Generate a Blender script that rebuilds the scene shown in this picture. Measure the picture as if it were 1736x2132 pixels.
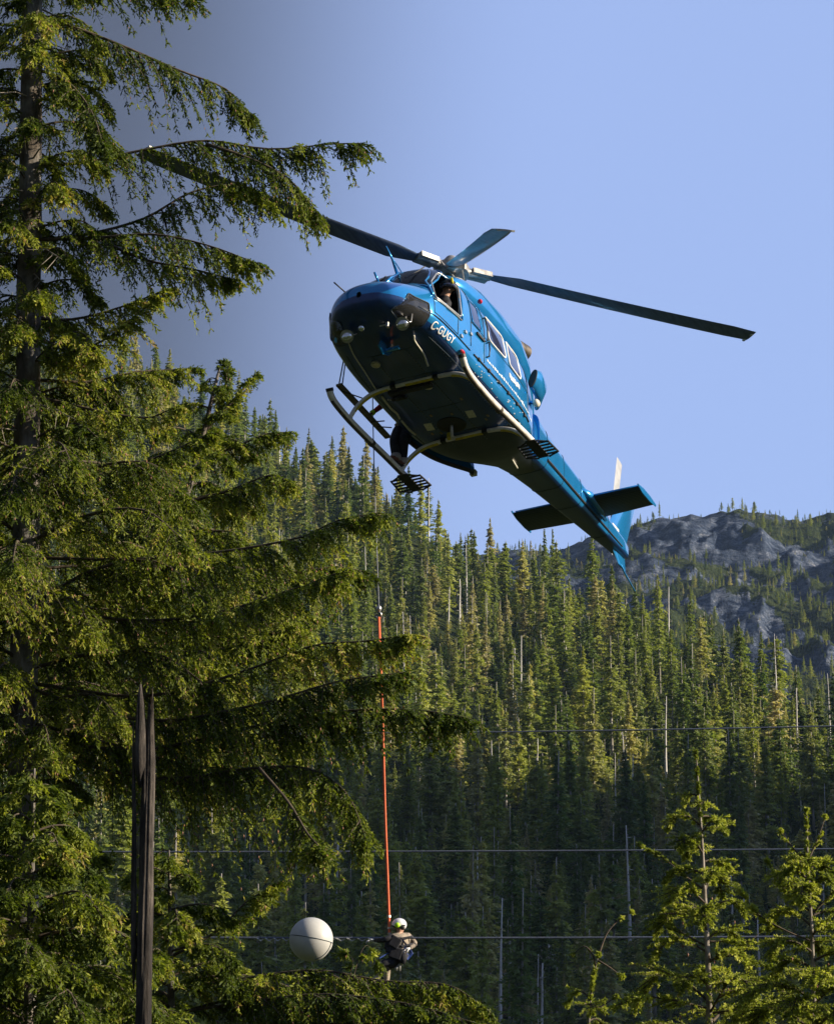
import bpy, bmesh, math, random
import numpy as np
from mathutils import Vector, Matrix, Quaternion, geometry, noise

rnd = random.Random(7)
rng = np.random.default_rng(11)
scene = bpy.context.scene
for ob in list(bpy.data.objects):
    bpy.data.objects.remove(ob)

# ---------------------------------------------------------------- camera
PITCH = math.radians(14.0)
FPX = 6000.0                      # focal length in units of a 1736 x 2132 picture
CAM = Vector((0.0, 0.0, 1.7))
cd = bpy.data.cameras.new('camera')
cd.sensor_fit = 'VERTICAL'
cd.sensor_height = 36.0
cd.lens = FPX / 2132.0 * 36.0
cd.clip_start = 0.5
cd.clip_end = 30000.0
cam = bpy.data.objects.new('camera', cd)
scene.collection.objects.link(cam)
cam.location = CAM
cam.rotation_euler = (math.radians(90) + PITCH, 0, 0)
scene.camera = cam

# ---------------------------------------------------------------- sky and sun
SUN_EL = math.radians(21.0)
SUN_B = math.radians(-7.0)        # how far behind the picture plane the sun stands, to the right
SUN_DIR = Vector((math.cos(SUN_EL) * math.cos(SUN_B), math.cos(SUN_EL) * math.sin(SUN_B), math.sin(SUN_EL)))
world = bpy.data.worlds.new("World")
scene.world = world
world.use_nodes = True
wn = world.node_tree
for n_ in list(wn.nodes):
    wn.nodes.remove(n_)
wo = wn.nodes.new('ShaderNodeOutputWorld')
bg = wn.nodes.new('ShaderNodeBackground')
sky = wn.nodes.new('ShaderNodeTexSky')
sky.sky_type = 'NISHITA'
sky.sun_disc = False
sky.sun_elevation = SUN_EL
sky.sun_rotation = math.radians(90) - SUN_B
sky.altitude = 900
sky.air_density = 1.0
sky.dust_density = 0.1
sky.ozone_density = 3.5
bg.inputs['Strength'].default_value = 0.108


def wmix(blend, fac, a, b):
    x = wn.nodes.new('ShaderNodeMix'); x.data_type = 'RGBA'; x.blend_type = blend
    for i, v in ((0, fac), (6, a), (7, b)):
        if hasattr(v, 'links'):
            wn.links.new(v, x.inputs[i])
        else:
            x.inputs[i].default_value = v
    return x.outputs[2]


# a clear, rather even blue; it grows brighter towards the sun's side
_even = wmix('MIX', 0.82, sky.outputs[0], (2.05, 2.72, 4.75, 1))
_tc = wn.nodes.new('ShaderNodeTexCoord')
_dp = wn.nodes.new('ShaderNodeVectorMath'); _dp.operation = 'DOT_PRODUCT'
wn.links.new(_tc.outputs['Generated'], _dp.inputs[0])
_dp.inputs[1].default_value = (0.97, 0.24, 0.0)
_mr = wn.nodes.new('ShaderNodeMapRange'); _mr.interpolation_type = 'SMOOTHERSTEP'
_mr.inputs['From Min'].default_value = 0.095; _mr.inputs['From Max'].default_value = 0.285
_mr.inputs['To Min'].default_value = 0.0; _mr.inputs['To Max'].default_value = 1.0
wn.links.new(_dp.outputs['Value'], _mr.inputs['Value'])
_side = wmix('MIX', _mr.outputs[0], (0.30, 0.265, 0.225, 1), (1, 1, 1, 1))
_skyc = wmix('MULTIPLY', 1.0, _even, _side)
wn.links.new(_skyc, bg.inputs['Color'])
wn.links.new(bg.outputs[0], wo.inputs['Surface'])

sl = bpy.data.lights.new('sun', 'SUN')
sl.energy = 5.0
sl.angle = math.radians(0.5)
sl.color = (1.0, 0.86, 0.64)
sun = bpy.data.objects.new('sun', sl)
scene.collection.objects.link(sun)
sun.rotation_euler = (-SUN_DIR).to_track_quat('-Z', 'Y').to_euler()

scene.view_settings.view_transform = 'Standard'
scene.view_settings.look = 'None'
scene.view_settings.exposure = 0.87
scene.view_settings.gamma = 1.0
scene.view_settings.use_curve_mapping = False

# ---------------------------------------------------------------- helpers
CP, SP = math.cos(PITCH), math.sin(PITCH)
VF = Vector((0, CP, SP)); VU = Vector((0, -SP, CP)); VR = Vector((1, 0, 0))


def at(px, py, Y):
    """world point seen at picture position (px, py) at ground distance Y"""
    d = VF + VR * ((px - 868) / FPX) - VU * ((py - 1066) / FPX)
    return CAM + d * (Y / d.y)


def pxm(Y):
    return FPX / (Y * 1.03)


def link(o, parent=None):
    scene.collection.objects.link(o)
    if parent is not None:
        o.parent = parent
    return o


def tag(o, label=None, cat=None, group=None, kind=None):
    if label: o['label'] = label
    if cat: o['category'] = cat
    if group: o['group'] = group
    if kind: o['kind'] = kind
    return o


def empty(name, loc=(0, 0, 0)):
    o = bpy.data.objects.new(name, None)
    o.location = loc
    o.empty_display_size = 0.2
    return link(o)


def S2L(c):
    return c if len(c) == 4 else (c[0], c[1], c[2], 1.0)


class Mat:
    """small wrapper round a principled node material"""
    def __init__(self, name, color, rough=0.6, metal=0.0, coat=0.0, spec=0.5, emit=None):
        m = bpy.data.materials.new(name)
        m.use_nodes = True
        self.m = m
        self.nt = m.node_tree
        self.p = self.nt.nodes['Principled BSDF']
        self.p.inputs['Base Color'].default_value = S2L(color)
        self.p.inputs['Roughness'].default_value = rough
        self.p.inputs['Metallic'].default_value = metal
        self.p.inputs['Coat Weight'].default_value = coat
        self.p.inputs['Coat Roughness'].default_value = 0.06
        self.p.inputs['Specular IOR Level'].default_value = spec
        self.coord = None

    def n(self, t):
        return self.nt.nodes.new(t)

    def l(self, a, b):
        self.nt.links.new(a, b)

    def co(self):
        if self.coord is None:
            self.coord = self.n('ShaderNodeTexCoord').outputs['Object']
        return self.coord

    def noise(self, scale, detail=4, rough=0.6, stretch=None):
        t = self.n('ShaderNodeTexNoise')
        t.inputs['Scale'].default_value = scale
        t.inputs['Detail'].default_value = detail
        t.inputs['Roughness'].default_value = rough
        src = self.co()
        if stretch:
            mp = self.n('ShaderNodeMapping')
            mp.inputs['Scale'].default_value = stretch
            self.l(src, mp.inputs['Vector'])
            src = mp.outputs[0]
        self.l(src, t.inputs['Vector'])
        return t.outputs['Fac']

    def ramp(self, fac, stops):
        r = self.n('ShaderNodeValToRGB')
        e = r.color_ramp.elements
        while len(e) > 1:
            e.remove(e[-1])
        e[0].position = stops[0][0]; e[0].color = S2L(stops[0][1])
        for p, c in stops[1:]:
            k = e.new(p); k.color = S2L(c)
        self.l(fac, r.inputs[0])
        return r.outputs[0]

    def mix(self, fac, a, b, mode='MIX'):
        x = self.n('ShaderNodeMix'); x.data_type = 'RGBA'; x.blend_type = mode
        for i, v in ((0, fac), (6, a), (7, b)):
            if hasattr(v, 'is_linked') or hasattr(v, 'links'):
                self.l(v, x.inputs[i])
            elif i == 0:
                x.inputs[i].default_value = v
            else:
                x.inputs[i].default_value = S2L(v)
        return x.outputs[2]

    def base(self, sock):
        self.l(sock, self.p.inputs['Base Color'])

    def bump(self, h, strength=0.3, dist=0.02):
        b = self.n('ShaderNodeBump')
        b.inputs['Strength'].default_value = strength
        b.inputs['Distance'].default_value = dist
        self.l(h, b.inputs['Height'])
        self.l(b.outputs[0], self.p.inputs['Normal'])


def noisy(name, c1, c2, scale, rough=0.6, metal=0.0, coat=0.0, bump=0.0, bdist=0.01, stretch=None, lo=0.35, hi=0.65, spec=0.5):
    m = Mat(name, c1, rough, metal, coat, spec)
    f = m.noise(scale, 5, 0.6, stretch)
    m.base(m.ramp(f, [(lo, c1), (hi, c2)]))
    if bump:
        m.bump(f, bump, bdist)
    return m.m


class MB:
    """collects verts and faces, then links them as ONE mesh object"""
    def __init__(self):
        self.v = []; self.f = []; self.mi = []; self.cur = 0

    def add(self, vs, fs):
        o = len(self.v)
        self.v.extend([tuple(p) for p in vs])
        self.f.extend([tuple(i + o for i in f) for f in fs])
        self.mi.extend([self.cur] * len(fs))

    def box(self, c, size, rot=None):
        c = Vector(c); x, y, z = [s / 2 for s in size]
        vs = [Vector((sx * x, sy * y, sz * z)) for sz in (-1, 1) for sy in (-1, 1) for sx in (-1, 1)]
        if rot is not None:
            vs = [rot @ v for v in vs]
        self.add([c + v for v in vs], [(0, 2, 3, 1), (4, 5, 7, 6), (0, 1, 5, 4), (2, 6, 7, 3), (0, 4, 6, 2), (1, 3, 7, 5)])

    def tube(self, pts, r, n=8, caps=True, flat=1.0):
        pts = [Vector(p) for p in pts]
        rs = r if isinstance(r, (list, tuple)) else [r] * len(pts)
        rings = []
        up = Vector((0.13, 0.31, 0.94))
        for i, p in enumerate(pts):
            a = pts[max(i - 1, 0)]; b = pts[min(i + 1, len(pts) - 1)]
            t = (b - a).normalized()
            s = t.cross(up)
            if s.length < 0.05:
                s = t.cross(Vector((1, 0, 0)))
            s.normalize()
            up2 = s.cross(t).normalized()
            rings.append([p + (s * math.cos(2 * math.pi * k / n) + up2 * math.sin(2 * math.pi * k / n) * flat) * rs[i] for k in range(n)])
        vs = [q for ring in rings for q in ring]
        fs = []
        for i in range(len(pts) - 1):
            for k in range(n):
                k2 = (k + 1) % n
                fs.append((i * n + k, i * n + k2, (i + 1) * n + k2, (i + 1) * n + k))
        if caps:
            fs.append(tuple(range(n - 1, -1, -1)))
            fs.append(tuple((len(pts) - 1) * n + k for k in range(n)))
        self.add(vs, fs)

    def disc(self, c, nrm, r, depth, n=20, r2=None):
        c = Vector(c); nrm = Vector(nrm).normalized()
        self.tube([c, c + nrm * depth], [r, r2 if r2 is not None else r], n)

    def ball(self, c, r, n=10, m=7, scale=(1, 1, 1)):
        c = Vector(c); vs = [c + Vector((0, 0, r * scale[2]))]; fs = []
        for i in range(1, m):
            th = math.pi * i / m
            for k in range(n):
                ph = 2 * math.pi * k / n
                vs.append(c + Vector((r * scale[0] * math.sin(th) * math.cos(ph), r * scale[1] * math.sin(th) * math.sin(ph), r * scale[2] * math.cos(th))))
        vs.append(c - Vector((0, 0, r * scale[2])))
        for k in range(n):
            fs.append((0, 1 + k, 1 + (k + 1) % n))
        for i in range(m - 2):
            for k in range(n):
                a = 1 + i * n + k; b = 1 + i * n + (k + 1) % n
                fs.append((a, a + n, b + n, b))
        L = len(vs) - 1; o = 1 + (m - 2) * n
        for k in range(n):
            fs.append((L, o + (k + 1) % n, o + k))
        self.add(vs, fs)

    def build(self, name, mats, parent=None, smooth=False, bevel=0.0, angle=None):
        me = bpy.data.meshes.new(name)
        me.from_pydata(self.v, [], self.f)
        if not isinstance(mats, (list, tuple)):
            mats = [mats]
        for m in mats:
            me.materials.append(m)
        if len(mats) > 1:
            me.polygons.foreach_set('material_index', self.mi)
        if smooth:
            me.polygons.foreach_set('use_smooth', [True] * len(me.polygons))
        me.validate(); me.update()
        o = bpy.data.objects.new(name, me)
        if bevel:
            b = o.modifiers.new('bevel', 'BEVEL'); b.width = bevel; b.segments = 2; b.limit_method = 'ANGLE'
        if angle:
            me.set_sharp_from_angle(angle=math.radians(angle))
        return link(o, parent)


def catmull(pts, n=8):
    pts = [Vector(p) for p in pts]
    P = [pts[0] * 2 - pts[1]] + pts + [pts[-1] * 2 - pts[-2]]
    out = []
    for i in range(1, len(P) - 2):
        for k in range(n):
            t = k / n
            a, b, c, d = P[i - 1], P[i], P[i + 1], P[i + 2]
            out.append(0.5 * ((2 * b) + (c - a) * t + (2 * a - 5 * b + 4 * c - d) * t * t + (-a + 3 * b - 3 * c + d) * t ** 3))
    out.append(pts[-1])
    return out


def np_mesh(name, V, Fc, mats, parent=None, smooth=False, fattr=None, mi=None):
    """fast mesh from numpy arrays; Fc is (n,3) or (n,4)"""
    me = bpy.data.meshes.new(name)
    V = np.asarray(V, np.float32); Fc = np.asarray(Fc, np.int32)
    k = Fc.shape[1]
    me.vertices.add(len(V)); me.vertices.foreach_set('co', V.ravel())
    me.loops.add(Fc.size); me.loops.foreach_set('vertex_index', Fc.ravel())
    me.polygons.add(len(Fc))
    me.polygons.foreach_set('loop_start', np.arange(0, Fc.size, k, dtype=np.int32))
    me.polygons.foreach_set('loop_total', np.full(len(Fc), k, np.int32))
    if not isinstance(mats, (list, tuple)):
        mats = [mats]
    for m in mats:
        me.materials.append(m)
    if mi is not None:
        me.polygons.foreach_set('material_index', np.asarray(mi, np.int32))
    me.polygons.foreach_set('use_smooth', np.full(len(Fc), smooth))
    me.update(calc_edges=True)
    if fattr is not None:
        a = me.attributes.new('tint', 'FLOAT', 'FACE')
        a.data.foreach_set('value', np.asarray(fattr, np.float32))
    o = bpy.data.objects.new(name, me)
    return link(o, parent)


# ================================================================ TERRAIN
def _hash(ix, iy, seed):
    h = (ix.astype(np.int64) * 374761393 + iy.astype(np.int64) * 668265263 + seed * 982451653) & 0x7fffffff
    h = ((h ^ (h >> 13)) * 1274126177) & 0x7fffffff
    return ((h ^ (h >> 16)) & 0xffff) / 65535.0


def vnoise(x, y, seed=0):
    ix = np.floor(x); iy = np.floor(y); fx = x - ix; fy = y - iy
    fx = fx * fx * (3 - 2 * fx); fy = fy * fy * (3 - 2 * fy)
    a = _hash(ix, iy, seed); b = _hash(ix + 1, iy, seed); c = _hash(ix, iy + 1, seed); d = _hash(ix + 1, iy + 1, seed)
    return (a * (1 - fx) + b * fx) * (1 - fy) + (c * (1 - fx) + d * fx) * fy


def fbm(x, y, scale, octv=4, seed=0):
    s = 0; a = .5; f = 1 / scale; t = 0
    for o in range(octv):
        s = s + a * vnoise(x * f + 13.7 * o, y * f + 7.1 * o, seed + o); t += a; a *= .5; f *= 2.03
    return s / t


def sstep(a, b, x):
    t = np.clip((x - a) / (b - a), 0, 1)
    return t * t * (3 - 2 * t)


R_FOOT = 400.0
def elev_h(yd, r):
    return 1.7 + r * np.tan(PITCH - np.arctan((yd - 1066) / FPX))


def terrain(x, y):
    """height, rockiness and which hill (0 near, 1 far) at ground position x, y"""
    r = np.hypot(x, y); az = np.arctan2(x, y)
    azc = np.clip(az, -.42, .42)
    px = 868 + FPX * np.tan(azc) * .985
    y1 = np.interp(px, [-1800, -200, 0, 300, 500, 600, 700, 800, 900, 1000, 1100, 1200, 1300, 1400, 1500, 1600, 1736, 2000, 2600], [500, 700, 760, 850, 925, 985, 1035, 1080, 1132, 1222, 1262, 1292, 1318, 1372, 1440, 1500, 1560, 1700, 1900])
    r1 = np.interp(px, [-200, 500, 1000, 1736, 2600], [1250, 1150, 1050, 860, 700])
    rf = np.interp(px, [700, 1250, 1520, 1736, 2200], [400, 405, 450, 490, 480])
    s = (r - rf) / (r1 - rf)
    yd = 2380 + (y1 - 2380) * np.clip(s, 0, 1) ** .82
    yd = yd + (fbm(x, y, 95, 4, 3) - .5) * 95 * sstep(0, .25, s) * (1 - .55 * sstep(.8, 1, s))
    h = elev_h(yd, np.minimum(r, r1)) * sstep(-.35, .08, s)
    h = h - np.maximum(r - r1, 0) * .45
    # far mountain
    y2 = np.interp(px, [-1800, 600, 1000, 1060, 1130, 1200, 1330, 1400, 1450, 1500, 1560, 1640, 1680, 1736, 2100, 2600], [1100, 1190, 1168, 1155, 1136, 1118, 1090, 1080, 1074, 1086, 1078, 1088, 1092, 1082, 1030, 1000])
    r2 = 2500.0
    s2 = np.clip((r - 1150) / (r2 - 1150), 0, 1)
    q = s2 ** .9
    w = (fbm(x, y, 210, 3, 21) - .5) * 2
    led = q * 8.0 + w * 1.5 + (px - 868) * .0012
    saw = led - np.floor(led)
    step = np.where(saw < .62, saw * .35, .217 + (saw - .62) * 2.06) - saw
    y2d = 2000 + (y2 - 2000) * q
    y2d = y2d - step * 74 * sstep(.25, .5, q) * (1 - .6 * sstep(.93, 1, q)) + (fbm(x, y, 60, 4, 9) - .5) * 26 * sstep(.1, .4, q)
    h2 = elev_h(y2d, np.minimum(r, r2)) - np.maximum(r - r2, 0) * .12
    wob = (fbm(x, y, 300, 3, 55) - .5) * 60
    rg = 1 - np.abs(2 * fbm(x, y, 130, 4, 15) - 1)
    rg2 = 1 - np.abs(2 * fbm(x, y, 34, 3, 17) - 1)
    h2 = h2 + ((rg - .75) * 34 + (rg2 - .75) * 26 + (fbm(x, y, 14, 3, 19) - .5) * 9) * sstep(.22, .5, q) * (1 - .5 * sstep(.95, 1, q))
    h2 = h2 + wob * sstep(2500, 3600, r)
    h2 = np.where(r < 1150, -60, h2)
    far = h2 > h
    hh = np.maximum(h, h2)
    # hills all round, outside the picture
    rounds = sstep(.26, .40, np.abs(az))
    gen = 240 * sstep(700, 1700, r) * (.5 + fbm(x, y, 500, 3, 77)) - 2
    hh = hh * (1 - rounds) + gen * rounds
    # unseen spur added at the right, shaped to keep the valley foot in shade
    shade_crest = np.interp(y, [250, 350, 420, 500, 563, 603, 636, 660, 690, 760, 850, 950, 1100, 1300], [0, 185, 222, 240, 262, 285, 312, 300, 246, 222, 228, 238, 185, 0])
    hh = np.maximum(hh, shade_crest * np.exp(-((x - 380) / 105.0) ** 2) - 4)
    hh = np.maximum(hh, -6)
    hh = np.maximum(hh, (fbm(x, y, 40, 3, 31) - .5) * 1.2 * sstep(60, 200, r) - .0)
    steep = (saw > .60) * 1.0
    rock = np.where(far, sstep(.42, .66, q) * (1.02 - .3 * rg2) * (.25 + .5 * steep + .9 * (fbm(x, y, 120, 4, 41) - .32) + .5 * sstep(.8, 1., q) * (fbm(x, y, 40, 3, 43) - .3)), 0.0)
    rock = rock + np.where(~far, sstep(.0, .5, fbm(x, y, 70, 4, 61) - .60) * .6, 0)
    return hh, np.clip(rock, 0, 1), far


fine = np.radians(np.linspace(-9.6, 9.6, 440))
coarse = np.radians(np.concatenate([np.linspace(-170, -10.2, 52)]))
azs = np.concatenate([coarse, fine, -coarse[::-1]])
azs = np.append(azs, math.radians(180))
rs = np.concatenate([[0.5, 8, 20, 40, 80, 140, 200, 260, 310, 350], np.arange(375, 1300, 5.5), np.arange(1300, 2540, 7.0), np.array([2560, 2620, 2720, 2900, 3200, 3700, 4500, 6000, 9000])])
A_, R_ = np.meshgrid(azs, rs)
X_ = R_ * np.sin(A_); Y_ = R_ * np.cos(A_)
Z_, K_, F_ = terrain(X_, Y_)
nr_, na_ = A_.shape
Vt = np.stack([X_, Y_, Z_], -1).reshape(-1, 3)
ii, jj = np.meshgrid(np.arange(nr_ - 1), np.arange(na_), indexing='ij')
a = ii * na_ + jj; b = ii * na_ + (jj + 1) % na_
Ft = np.stack([a, b, b + na_, a + na_], -1).reshape(-1, 4)

tm = Mat('hillside_ground', (.03, .035, .015), .95, spec=.1)
at_ = tm.n('ShaderNodeAttribute'); at_.attribute_name = 'rock'
n1 = tm.noise(.35, 6, .65); n2 = tm.noise(.06, 5, .6); n3 = tm.noise(1.6, 5, .7)
soil = tm.ramp(n1, [(.3, (.012, .020, .007)), (.5, (.035, .050, .015)), (.7, (.08, .095, .03))])
n5 = tm.noise(.11, 7, .75, (1, 1, 2.2)); rockc = tm.ramp(tm.mix(.55, n2, n5), [(.40, (.016, .024, .05)), (.48, (.05, .07, .115)), (.56, (.13, .155, .21)), (.66, (.38, .39, .42))])  # blue of shaded rock put into the darker stops
mth = tm.n('ShaderNodeMath'); mth.operation = 'MULTIPLY_ADD'; tm.l(n1, mth.inputs[0]); mth.inputs[1].default_value = .9; mth.inputs[2].default_value = -.45
ad = tm.n('ShaderNodeMath'); ad.operation = 'ADD'; tm.l(mth.outputs[0], ad.inputs[0]); tm.l(at_.outputs['Fac'], ad.inputs[1])
msk = tm.ramp(ad.outputs[0], [(.46, (0, 0, 0)), (.54, (1, 1, 1))])
tm.base(tm.mix(msk, soil, rockc))
n4 = tm.noise(.09, 7, .72, (1, 1, .45)); tm.bump(tm.mix(.35, n4, n1), 1.0, 9.0)
ground = np_mesh('terrain', Vt, Ft, tm.m, None, True)
tag(ground, kind='structure')
ra = ground.data.attributes.new('rock', 'FLOAT', 'POINT'); ra.data.foreach_set('value', K_.ravel().astype(np.float32))

# ================================================================ FOREST ON THE HILLS
def leaf_mat(name, stops, rough=.62, trans=.4, inst=True, attr=True):
    m = Mat(name, (.05, .07, .02), rough, spec=.25)
    if inst:
        oi = m.n('ShaderNodeObjectInfo').outputs['Random']
        col = m.ramp(oi, stops)
        f = m.noise(1.3, 3, .6)
        col = m.mix(m.ramp(f, [(.35, (0, 0, 0)), (.68, (1, 1, 1))]), col, m.mix(1.0, col, (1.7, 1.5, 1.3), 'MULTIPLY'))
    else:
        a = m.n('ShaderNodeAttribute'); a.attribute_name = 'tint'
        col = m.ramp(a.outputs['Fac'], stops)
    m.base(col)
    t = m.n('ShaderNodeBsdfTranslucent'); m.l(m.mix(1.0, col, (1.25, 1.3, .6), 'MULTIPLY'), t.inputs['Color'])
    x = m.n('ShaderNodeMixShader'); x.inputs[0].default_value = trans
    m.l(m.p.outputs[0], x.inputs[1]); m.l(t.outputs[0], x.inputs[2])
    m.l(x.outputs[0], m.nt.nodes['Material Output'].inputs['Surface'])
    return m.m


far_leaf = leaf_mat('distant_needles', [(0.0, (.075, .13, .034)), (.2, (.22, .27, .065)), (.4, (.05, .095, .038)), (.58, (.30, .34, .10)), (.72, (.10, .15, .06)), (.86, (.36, .37, .16)), (.95, (.27, .27, .17)), (1.0, (.42, .40, .25))], trans=.38)
bark_far = noisy('pale_bark', (.20, .18, .16), (.42, .40, .37), 1.2, .85, stretch=(1, 1, .2))
bark_dead = noisy('bleached_wood', (.45, .43, .42), (.72, .70, .68), 1.0, .8, stretch=(1, 1, .15))
lichen = noisy('grey_lichen_twigs', (.16, .15, .11), (.30, .27, .19), 2.0, .9)


def conifer_mesh(H, R, seed, nb=150, low=.15, pw=.85, gap=.1, leaf=.62, per=6, droop=.35):
    g = np.random.default_rng(seed)
    # whorls: uneven tiers of boughs up the stem
    nt = int(H * (1 - low) / .95)
    tier = np.sort(g.random(nt) * .5 + np.arange(nt)) / nt
    tl = g.uniform(.55, 1.2, nt)
    ti = np.minimum((g.random(nb) ** .92 * nt).astype(int), nt - 1)
    t = np.clip(tier[ti] + g.normal(0, .013, nb), 0, .995)
    z = H * (low + (1 - low) * t)
    L = R * (1 - t) ** pw * tl[ti] * g.uniform(.6, 1.1, nb) + .12
    L *= np.where(g.random(nb) < gap, .35, 1)
    az = g.random(nb) * 2 * np.pi
    hole = vnoise(az * 1.1, z / H * 9, seed) > .74
    L = np.where(hole, L * .4, L)
    d = np.stack([np.cos(az), np.sin(az), np.zeros(nb)], -1)
    Q = []
    for k in range(per):
        s = (k + g.random(nb) * .9) / per
        c = np.stack([np.zeros(nb), np.zeros(nb), z], -1) + d * (L * s)[:, None]
        c[:, 2] += L * (.22 * s - droop * s * s) + g.normal(0, .12, nb)
        side_ = np.stack([-d[:, 1], d[:, 0], np.zeros(nb)], -1)
        for sg in (-1, 1):
            cc = c + side_ * (sg * g.uniform(.05, .6, nb) * leaf * (1 - .5 * s) * np.clip(L / 1.6, .15, 1.2))[:, None]
            Q.append((cc, d * .6 + side_ * sg * .75 + g.normal(0, .35, (nb, 3)), g.uniform(.6, 1.3, nb) * leaf * np.clip(.35 + L / 2.2, .4, 1.15)))
    C = np.concatenate([q[0] for q in Q]); A = np.concatenate([q[1] for q in Q]); S = np.concatenate([q[2] for q in Q])
    A[:, 2] -= .25
    A /= np.linalg.norm(A, axis=1)[:, None]
    W = np.cross(A, g.normal(0, 1, A.shape) + np.array([0, 0, 1.2])); W /= np.linalg.norm(W, axis=1)[:, None] + 1e-9
    v = np.stack([C - A * (S * .5)[:, None], C + W * (S * .26)[:, None], C + A * (S * .62)[:, None], C - W * (S * .26)[:, None]], 1)
    n = len(C)
    # leader
    return v.reshape(-1, 3), np.arange(n * 4).reshape(-1, 4)


def mesh_only(name, V, F, mats, mi=None):
    o = np_mesh(name, V, F, mats, mi=mi)
    me = o.data; bpy.data.objects.remove(o)
    return me


def trunk_mesh(name, H, r, mat, seed, spikes=0, topcut=1.0, bend=.0):
    g = random.Random(seed)
    m = MB()
    n = 7
    P = []; Rr = []
    for k in range(n):
        t = k / (n - 1)
        P.append((bend * t * t * H + g.uniform(-.06, .06), g.uniform(-.06, .06), H * t * topcut)); Rr.append(r * (1 - .88 * t * topcut) + .03)
    m.tube(P, Rr, 6)
    for k in range(spikes):
        z = H * topcut * g.uniform(.3, .97); a = g.uniform(0, 6.28); l = g.uniform(.5, 2.2) * (1.15 - z / H)
        m.tube([(bend * (z / H) ** 2 * H, 0, z), (math.cos(a) * l, math.sin(a) * l, z - l * g.uniform(-.2, .5))], [.06, .02], 3)
    o = m.build(name, mat, smooth=True); me = o.data; bpy.data.objects.remove(o)
    return me


KINDS = []   # (crown mesh or None, trunk mesh, height)
specs = [(24, 5.4, 1, 230, .08, 1.0, .12, .85), (27, 4.6, 2, 230, .12, .9, .2, .80), (20, 5.2, 3, 200, .04, 1.15, .1, .80),
         (28, 4.2, 4, 200, .22, .8, .28, .78), (23, 3.6, 5, 150, .28, .65, .32, .80), (15, 4.4, 6, 150, .03, 1.15, .08, .70), (26, 5.8, 7, 230, .18, .85, .24, .90), (12, 3.8, 8, 130, .03, .9, .15, .65), (19, 5.0, 9, 240, .10, .55, .3, .80), (22, 4.6, 10, 230, .25, .45, .38, .75)]
for (H, R0_, sd, nb, low, pw, gap, lf) in specs:
    V, Fq = conifer_mesh(H, R0_, sd, nb, low, pw, gap, lf)
    # top leader tuft
    cm = mesh_only('crown', V, Fq, far_leaf)
    tmh = trunk_mesh('trunk', H, .30, bark_far, sd, spikes=10, topcut=1.02, bend=random.Random(sd).uniform(-.02, .02))
    KINDS.append((cm, tmh, H))
DEAD = []
for sd, H, cut in ((31, 22, 1.0), (32, 17, .85), (33, 25, 1.0), (34, 13, .8)):
    V, Fq = conifer_mesh(H, 1.5, sd, 26, .35, .6, .3, .45, per=3)
    DEAD.append((mesh_only('twigs', V, Fq, lichen), trunk_mesh('trunk', H, .33, bark_dead, sd, spikes=16, topcut=cut, bend=.02), H))

# positions: a jittered grid over the ground
def scatter(r_a, r_b, sp, seed, pxa=-60, pxb=1800):
    g = np.random.default_rng(seed); out = []
    r = r_a
    while r < r_b:
        w = (pxb - pxa) / FPX * r
        n = max(1, int(w / sp))
        p = pxa + (pxb - pxa) * (np.arange(n) + g.random(n)) / n
        rr = r + g.uniform(-.5, .5, n) * sp
        az = np.arctan((p - 868) / FPX / .985)
        out.append(np.stack([rr * np.sin(az), rr * np.cos(az)], -1))
        r += sp
    return np.concatenate(out)


P1 = scatter(425, 1260, 8.0, 5)
P4 = scatter(425, 1260, 6.5, 12)
P1b = np.concatenate([scatter(425, 1260, 9.0, 15, -1500, -60), scatter(425, 1260, 9.0, 16, 1800, 2900)])
P2 = scatter(1150, 2500, 9.5, 6, 900, 2500)
P3 = scatter(1450, 2520, 7.5, 8, 900)
sel = []
for gi, Pp_ in enumerate((P1, P2, P3, P4, P1b)):
    h_, k_, f_ = terrain(Pp_[:, 0], Pp_[:, 1])
    g = np.random.default_rng(90 + gi)
    dens = fbm(Pp_[:, 0], Pp_[:, 1], 60, 3, 70 + gi)
    if gi == 0 or gi == 4:
        ok = (~f_) & (dens > .27) & (k_ < .6)
        sc = .45 + .85 * g.random(len(Pp_)) ** 1.3
    elif gi == 3:
        ok = (~f_)
        sc = g.uniform(.14, .36, len(Pp_))
    elif gi == 1:
        q = (np.hypot(Pp_[:, 0], Pp_[:, 1]) - 1150) / 1350
        ok = f_ & (k_ < .50) & (dens > .33 + .10 * q)
        sc = (.35 + .6 * g.random(len(Pp_)) ** 1.4) * (1 - .35 * q)
    else:
        q = (np.hypot(Pp_[:, 0], Pp_[:, 1]) - 1150) / 1350
        ok = f_ & (k_ < .68) & (dens > .30)
        sc = g.uniform(.10, .26, len(Pp_))
    idx = np.where(ok)[0]
    for i in idx:
        sel.append((Pp_[i, 0], Pp_[i, 1], h_[i] - .3, sc[i], gi, int(g.integers(0, len(KINDS))), g.random() * 6.28))
S_ = np.array(sel)
rr_ = np.hypot(S_[:, 0], S_[:, 1])
dep = S_[:, 1] * CP + (S_[:, 2] - 1.7) * SP
upc = -S_[:, 1] * SP + (S_[:, 2] + 12 * S_[:, 3] - 1.7) * CP
pxx = 868 + FPX * S_[:, 0] / dep; pyy = 1066 - FPX * upc / dep
isdead = (rng.random(len(S_)) < .075) & (S_[:, 4] < 1.5)
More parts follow.
